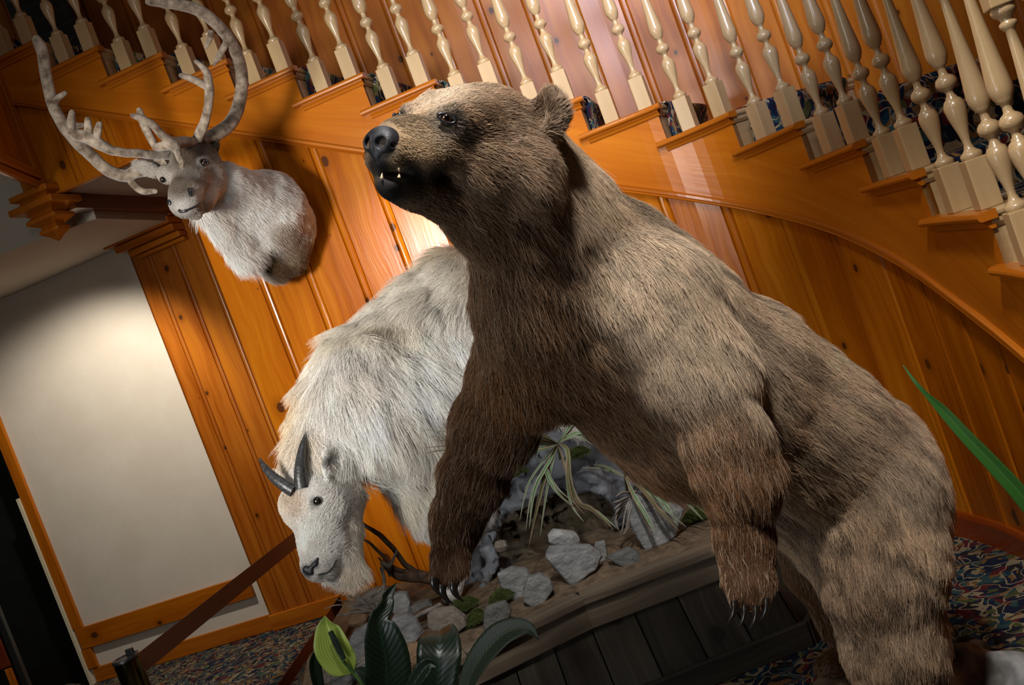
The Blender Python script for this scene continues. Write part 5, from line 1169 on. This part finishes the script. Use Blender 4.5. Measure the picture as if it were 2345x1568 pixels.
tubeobj('spathe_stem', lily, spline([at(786, 1512, 3.47), at(808, 1540, 3.49), at(830, 1568, 3.5), at(870, 1640, 3.55), at(900, 1760, 3.6)]), .006, plain('green_stem', (.06, .13, .03), .4), 8)
q = MB(); a_, b_ = at(787, 1508, 3.455), at(757, 1446, 3.455); dr = b_ - a_
for i in range(26):
    t = i / 25; r0 = .0095 * math.sin(math.pi * (.12 + .80 * t)) ** .5
    for j in range(9):
        an = j * 6.283 / 9 + i * .6; e1 = np.cross(dr / np.linalg.norm(dr), FWD); e1 /= np.linalg.norm(e1); e2 = np.cross(dr / np.linalg.norm(dr), e1); c_ = a_ + dr * t + (e1 * math.cos(an) + e2 * math.sin(an)) * r0; ou = (e1 * math.cos(an) + e2 * math.sin(an))
        q.lathe([(.0022, 0), (.0018, .0015), (.0003, .0028)], c_, ou, 5)
q.tube([a_, (a_ + b_) / 2, b_], .009, 10); o = q.build('spadix', plain('dark_green_spadix', (.010, .022, .012), .5), smooth=True); o.parent = lily; o.matrix_parent_inverse = parent_inv(lily)
for a in ((896, 1700, 3.62), (990, 1700, 3.66), (1040, 1690, 3.5), (925, 1680, 3.5), (745, 1660, 3.55), (905, 1640, 3.7), (690, 1690, 3.5), (900, 1755, 3.6)):
    e_ = np.array([lb[0], 3.6, .30]); s_ = at(*a); tubeobj('petiole', lily, spline([s_, s_ * .4 + e_ * .6 + np.array([0, 0, .02]), e_]), .004, plain('green_petiole', (.02, .05, .015), .4), 6)
q = MB(); q.lathe([(.10, .0), (.13, .02), (.16, .28), (.17, .30), (.165, .31), (.15, .30), (.14, .27), (.001, .27)], (lb[0], 3.6, 0), n=28); o = q.build('pot', noisy('dark_glazed_pot', (.02, .018, .016), (.04, .035, .03), 6, .3), smooth=True); o.parent = lily; o.matrix_parent_inverse = parent_inv(lily)

# strap-leaf plant: one blade arches into the frame on the right
bb = atz(2560, 1500, 0.0); bb = np.array([1.02, 1.95, 0]); stp = empty('strap_leaf_plant', tuple(bb)); tag(stp, 'long bright green strap leaf arching in from the right edge', 'plant')
MST = leaf_mat('bright_strap_leaf', (.022, .085, .012), (.034, .115, .018), rough=.35, freq=14, vs=-1)
leaf('leaf', stp, [(2520, 1420, 2.35, 30), (2430, 1255, 2.38, 38), (2345, 1140, 2.40, 40), (2275, 1062, 2.42, 36), (2215, 1000, 2.44, 31), (2160, 940, 2.46, 24), (2125, 906, 2.47, 12), (2096, 874, 2.48, 8), (2068, 836, 2.5, 2)], MST, -FWD - CX * .3 - CY * .4, .3)
for i in range(4): e_ = np.array([1.02 + .02 * i, 1.95, .32]); leaf('leaf', stp, [(2520 + 40 * i, 1420, 2.35, 30), (2560 + 30 * i, 1200 - i * 60, 2.3 - .05 * i, 40), (2640 + 40 * i, 1050 - 30 * i, 2.25, 3)], MST, -FWD, .3)
tubeobj('stem', stp, [at(2520, 1420, 2.35), (at(2520, 1420, 2.35) + np.array([1.02, 1.95, .28])) / 2, (1.02, 1.95, .25)], .014, plain('brown_cane', (.12, .08, .04), .6), 8)
q = MB(); q.lathe([(.10, 0), (.15, .26), (.16, .28), (.14, .27), (.001, .26)], (1.02, 1.95, 0), n=24); o = q.build('pot', plain('terracotta_pot', (.35, .13, .06), .8), smooth=True); o.parent = stp; o.matrix_parent_inverse = parent_inv(stp)

# grassy plants on the outcrop
MG = leaf_mat('striped_grass_leaf', (.05, .13, .05), (.09, .20, .08), edge=(.42, .34, .28), rough=.4, freq=3); MG2 = leaf_mat('olive_grass_leaf', (.06, .075, .025), (.10, .12, .04), edge=(.24, .12, .08), rough=.45, freq=3)
def grass(name, c, blades, label, mat2=True):
    o = empty(name, tuple(at(*c))); tag(o, label, 'plant')
    rb_ = random.Random(len(blades)); more = []
    for bl in blades:
        for _ in range(2):
            jx, jy = rb_.uniform(-26, 26), rb_.uniform(-20, 20); more.append([(x + jx * (i_ + 1) / len(bl), y + jy * (i_ + 1) / len(bl), Y_ + rb_.uniform(-.02, .02), w_ * .6) for i_, (x, y, Y_, w_) in enumerate(bl)])
    for i, bl in enumerate(blades + more): leaf('leaf', o, [(c[0], c[1], c[2], 3)] + bl, MG2 if (mat2 and i % 3 == 2) else MG, -FWD + CY * .5, .5)
    tubeobj('stem', o, [at(*c), at(c[0] + 4, c[1] + 34, c[2] + .12)], .006, plain('grass_crown', (.10, .12, .05), .6), 8); return o
g1 = (1278, 1016, 4.70)
grass('grassy_plant', g1, [[(1240, 1005, 4.62, 7), (1180, 998, 4.55, 6), (1120, 990, 4.5, 1)], [(1230, 1015, 4.6, 7), (1160, 1020, 4.5, 6), (1090, 1034, 4.45, 1)], [(1240, 996, 4.65, 7), (1200, 980, 4.6, 5), (1150, 962, 4.58, 1)], [(1236, 1030, 4.6, 7), (1190, 1046, 4.55, 6), (1148, 1075, 4.5, 1)],
    [(1225, 1003, 4.55, 7), (1100, 1004, 4.42, 6), (980, 998, 4.32, 1)], [(1225, 1010, 4.55, 7), (1100, 1020, 4.42, 6), (976, 1036, 4.32, 1)], [(1240, 1030, 4.55, 7), (1110, 1050, 4.42, 6), (992, 1066, 4.34, 1)], [(1230, 990, 4.55, 7), (1120, 955, 4.42, 6), (1018, 944, 4.32, 1)],
    [(1258, 1060, 4.62, 8), (1235, 1140, 4.58, 8), (1212, 1246, 4.56, 1)], [(1262, 1050, 4.6, 7), (1225, 1120, 4.56, 7), (1212, 1210, 4.54, 1)], [(1250, 1070, 4.6, 7), (1270, 1120, 4.5, 6), (1310, 1160, 4.5, 1)], [(1300, 1030, 4.62, 7), (1305, 1090, 4.58, 8), (1318, 1140, 4.56, 8), (1350, 1175, 4.54, 1)],
    [(1300, 1000, 4.65, 7), (1330, 990, 4.6, 7), (1380, 1010, 4.6, 1)], [(1290, 1000, 4.66, 6), (1310, 970, 4.62, 5), (1330, 950, 4.6, 1)], [(1318, 1140, 4.56, 8), (1360, 1170, 4.5, 8), (1405, 1212, 4.46, 1)]], 'green and cream striped grassy plant draped over the rock outcrop')
g2 = (1432, 1092, 4.52)
grass('grassy_plant', g2, [[(1390, 1070, 4.5, 6), (1360, 1064, 4.45, 1)], [(1450, 1130, 4.42, 8), (1480, 1180, 4.36, 8), (1500, 1216, 4.32, 1)], [(1470, 1120, 4.42, 9), (1510, 1170, 4.34, 9), (1556, 1216, 4.3, 1)], [(1480, 1108, 4.44, 9), (1520, 1150, 4.36, 9), (1552, 1204, 4.32, 1)], [(1500, 1100, 4.5, 8), (1560, 1140, 4.42, 8), (1610, 1190, 4.38, 1)], [(1440, 1070, 4.5, 7), (1470, 1050, 4.5, 1)]], 'smaller striped grassy plant hanging over the angular slab')
# dead wood
M_BARK = noisy('dark_branch_bark', (.035, .018, .010), (.13, .075, .04), 30, .8, detail=6, bump=.006, bscale=90); M_GREYW = noisy('grey_twig', (.13, .11, .09), (.26, .235, .20), 30, .85, bump=.003, bscale=90)
def sticks(name, label, lst, mat, nm='branch'):
    o = empty(name, tuple(at(*lst[0][0][:3]))); tag(o, label, 'branch')
    for l in lst: p_, r_ = curve_px(l, 6); p_ = [np.array(p) + np.array([vnoise(np.array(p)[None], 24, 80 + i)[0] - .5 for i in range(3)]) * .012 for p in p_]; tubeobj(nm, o, p_, r_, mat, 8)
    return o
sticks('dead_branch', 'dark twisted dead branch leaning between the goat muzzle and bear paw', [[(1010, 1326, 4.75, 14), (960, 1322, 4.72, 13), (915, 1318, 4.7, 12), (888, 1300, 4.7, 8), (872, 1285, 4.7, 4)], [(975, 1318, 4.72, 9), (940, 1300, 4.72, 7), (910, 1268, 4.72, 6), (880, 1232, 4.74, 6), (850, 1210, 4.75, 5), (815, 1190, 4.78, 3)],
    [(955, 1312, 4.72, 7), (905, 1300, 4.68, 4), (868, 1262, 4.7, 4), (845, 1240, 4.7, 3), (815, 1228, 4.72, 2)], [(905, 1262, 4.7, 4), (892, 1246, 4.7, 4), (870, 1226, 4.7, 2)], [(895, 1318, 4.68, 5), (880, 1290, 4.66, 3), (868, 1278, 4.66, 2)]], M_BARK)
sticks('twig_pile', 'pile of thin grey twigs spreading left of the cube-like stone', [[(880, 1400, 4.6, 4), (840, 1396, 4.58, 4), (800, 1404, 4.56, 3), (770, 1410, 4.55, 2)], [(885, 1385, 4.6, 3), (850, 1376, 4.58, 3), (818, 1372, 4.56, 2), (778, 1358, 4.55, 1)], [(880, 1392, 4.6, 3), (840, 1384, 4.56, 3), (800, 1380, 4.55, 2), (768, 1372, 4.52, 1)], [(875, 1300, 4.6, 5), (880, 1340, 4.6, 4), (878, 1380, 4.6, 4), (884, 1420, 4.6, 3)],
    [(880, 1340, 4.6, 3), (850, 1370, 4.58, 3), (815, 1390, 4.56, 2)], [(886, 1370, 4.6, 3), (860, 1388, 4.58, 3), (846, 1410, 4.56, 2)], [(862, 1396, 4.5, 3), (838, 1376, 4.5, 2), (802, 1340, 4.5, 1)], [(846, 1392, 4.5, 2), (820, 1364, 4.5, 2), (790, 1360, 4.5, 1)], [(908, 1262, 4.64, 2), (900, 1285, 4.64, 4), (890, 1296, 4.64, 6), (872, 1290, 4.64, 5)], [(900, 1400, 4.6, 3), (860, 1402, 4.5, 3), (790, 1384, 4.5, 2), (744, 1392, 4.48, 1)]], M_GREYW, 'twig')
sticks('driftwood_stick', 'short grey driftwood stick lying before the goat hoof', [[(1008, 1386, 4.45, 5), (975, 1402, 4.42, 6), (948, 1416, 4.4, 4)]], M_GREYW, 'stick'); sticks('driftwood_stick', 'brown broken stick lying left of the lumpy stone', [[(985, 1392, 4.5, 3), (960, 1402, 4.48, 5), (938, 1412, 4.46, 3)]], M_BARK, 'stick')
sticks('dry_twig', 'fine reddish dry twig standing before the rock fin', [[(1148, 1362, 4.6, 2), (1128, 1340, 4.58, 1.5), (1094, 1326, 4.56, .8)], [(1128, 1340, 4.58, 1.2), (1118, 1308, 4.56, .6)], [(1136, 1350, 4.58, 1.2), (1142, 1320, 4.56, .6)]], M_BARK, 'twig')
sg_ = [[(1446, 1130, 4.5, 3), (1436, 1160, 4.48, 3), (1428, 1200, 4.46, 2), (1422, 1226, 4.46, 1)]] + [[(1440 - i * 2, 1136 + i * 7, 4.49, 2.5), (1424 - i * 3, 1146 + i * 9, 4.45, 3), (1402 + i * 3, 1152 + i * 12, 4.43, 1)] for i in range(6)] + [[(1438 - i, 1140 + i * 9, 4.49, 2.5), (1446 - i, 1160 + i * 10, 4.45, 3), (1438 - i * 2, 1184 + i * 9, 4.44, 1)] for i in range(5)] + [[(1446, 1130, 4.5, 3), (1425, 1128, 4.45, 3), (1410, 1138, 4.43, 1)], [(1446, 1130, 4.5, 2), (1470, 1122, 4.45, 2), (1500, 1140, 4.43, 1)]]
sticks('dry_sprig', 'dry grey fern-like sprig drooping beside the angular slab', sg_, M_GREYW, 'sprig')
# driftwood the bear stands on
DP = [Prim(at(2215, 1525, 3.42), at(2330, 1580, 3.30), R_(52, 3.4), R_(75, 3.3), .05, (.3, .3, .3), None, .01), Prim(at(2330, 1580, 3.3), at(2480, 1680, 3.1), R_(75, 3.3), R_(60, 3.1), .05), Prim(at(1935, 1610, 3.3), at(2120, 1672, 3.25), R_(52, 3.2), R_(80, 3.2), .06), Prim(at(2120, 1650, 3.3), at(2300, 1600, 3.35), R_(78, 3.2), R_(70, 3.2), .06),
      Prim(at(1885, 1570, 3.45), at(1990, 1600, 3.45), R_(26, 3.4), R_(42, 3.4), .05), Prim(at(2170, 1475, 3.55), at(2230, 1500, 3.5), R_(22, 3.5), R_(40, 3.4), .04)]
def dcol(P): n = fbm(P @ np.stack([CX * 30, CY * 8, FWD * 20], 1), 1, 77, 4); g = np.clip((n - .3) * 2.2, 0, 1)[:, None]; k = np.clip((P[:, 0] - .80 + (n - .5) * .5) * 3, 0, 1)[:, None]; return (np.array([.05, .035, .02]) * (1 - g) + np.array([.15, .10, .06]) * g) * (1 - k) + (np.array([.12, .125, .125]) * (1 - g) + np.array([.34, .34, .335]) * g) * k
dw, dv, _ = solid('driftwood', DP, .011, skin_mat('grey_driftwood', .9, .2, 1.0), None, dcol, lambda P: (fbm(P @ np.stack([CX * 7, CY * 16, FWD * 12], 1), 1, 66, 3) - .5) * .05, 1); tag(dw, 'gnarled grey driftwood base under the bear hind feet', 'driftwood')
moss(2152, 1452, 3.50, 46, 'moss tuft on the driftwood behind the bear heel', 11); moss(2210, 1478, 3.52, 40, 'thin moss patch along the driftwood top', 12)

# ------------------------------------------------------------------ barrier post and belts
bp_ = at(288, 1508, 3.76); bx, by = bp_[0], 3.76
bar = empty('barrier_post', (bx, by, 0)); tag(bar, 'polished dark brass barrier post with black cap and belt reel', 'barrier post')
M_BRASS = plain('dark_polished_brass', (.16, .13, .05), .14, 1.0); M_PLB = plain('black_plastic', (.012, .012, .012), .35)
def bpart(name, prof, m, z0=0, n=32): q = MB(); q.lathe(prof, (bx, by, z0), n=n); o = q.build(name, m, smooth=True); o.parent = bar; o.matrix_parent_inverse = parent_inv(bar); es = o.modifiers.new('e', 'EDGE_SPLIT'); es.split_angle = math.radians(40); return o
ZT = bp_[2] + .004
bpart('post', [(.032, .02), (.032, ZT - .13)], M_BRASS); bpart('reel_head', [(.044, ZT - .13), (.046, ZT - .125), (.046, ZT - .012), (.044, ZT - .010)], M_BRASS)
bpart('cap', [(.046, ZT - .010), (.049, ZT - .008), (.049, ZT - .001), (.046, ZT + .003), (.041, ZT + .003), (.039, ZT + .0), (.001, ZT + .0)], M_PLB); bpart('foot', [(.17, 0), (.17, .012), (.14, .02), (.03, .03)], M_BRASS)
bd = atz(674, 1236, ZT - .05) - np.array([bx, by, ZT - .05]); bd[2] = 0; bd /= np.linalg.norm(bd); sd = np.array([bd[1], -bd[0], 0])
q = MB(); q.box(np.array([bx, by, ZT - .052]) + bd * .042, (bd, sd, (0, 0, 1)), (.012, .022, .055)); o = q.build('belt_slot', M_PLB, bevel=.003); o.parent = bar; o.matrix_parent_inverse = parent_inv(bar)
q = MB(); q.box(np.array([bx, by, ZT + .008]) + bd * .036, (bd, sd, (0, 0, 1)), (.008, .014, .012)); o = q.build('clip', M_PLB, bevel=.003); o.parent = bar; o.matrix_parent_inverse = parent_inv(bar)
m_belt, nt, b = new_mat('brown_webbing'); uv = N(nt, 'ShaderNodeUVMap'); sp_ = N(nt, 'ShaderNodeSeparateXYZ'); L(nt, uv.outputs[0], sp_.inputs[0]); w = math_n(nt, 'MULTIPLY_ADD', math_n(nt, 'SINE', math_n(nt, 'MULTIPLY', sp_.outputs[0], 900)), .5, .5)
r = ramp(nt, [(0, (.12, .042, .020)), (1, (.19, .075, .038))]); L(nt, w, r.inputs[0]); L(nt, r.outputs[0], b.inputs['Base Color']); b.inputs['Roughness'].default_value = .6; b.inputs['Specular IOR Level'].default_value = .3
def belt(a, b2, hgt, label, mat):
    a, b2 = np.array(a, float), np.array(b2, float); rows, uvr = [], []; t_ = b2 - a; t_ /= np.linalg.norm(t_); n_ = np.cross(t_, (0, 0, 1)); n_ /= np.linalg.norm(n_)
    q = MB(); c = (a + b2) / 2; q.box(c, (n_, (0, 0, 1), t_), (.0012, hgt / 2, np.linalg.norm(b2 - a) / 2), su=.0); o = q.build('barrier_belt', mat); tag(o, label, 'barrier belt'); return o
be = atz(700, 1217, ZT - .052); e0 = np.array([bx, by, ZT - .052]) + bd * .055; end = e0 + bd * 10
tw = min((t for t in np.linspace(0.5, 4, 200) if min(np.linalg.norm((e0 + bd * t)[:2] - path(s_)) for s_ in np.linspace(2.5, 9, 80)) < .03), default=2.6)
belt(e0, e0 + bd * (tw - .02), .072, 'brown webbing barrier belt stretched from the brass post behind the goat muzzle', m_belt)
wl = e0 + bd * (tw - .03); q = MB(); q.box(wl, (bd, sd, (0, 0, 1)), (.012, .03, .05)); tag(q.build('belt_wall_clip', M_PLB, bevel=.004), 'black wall clip holding the belt behind the goat', 'clip')
l0, l1 = atz(781, 1376, .36), atz(640, 1582, .36); dl = (l1 - l0) / np.linalg.norm(l1 - l0)
m_b2 = plain('dark_red_webbing', (.12, .022, .008), .6)
belt(l0, l1 + dl * .5, .06, 'dark red-brown low barrier belt above the carpet left of the planter', m_b2)
q = MB(); q.box(l0 + np.array([.05, .08, .03]), ((1, 0, 0), (0, 1, 0), (0, 0, 1)), (.05, .05, .06)); q.box(l0 + np.array([.05, .08, -.18]), ((1, 0, 0), (0, 1, 0), (0, 0, 1)), (.02, .02, .18)); tag(q.build('belt_anchor', M_PLB, bevel=.01), 'black belt anchor box by the wall end behind the twigs', 'anchor')
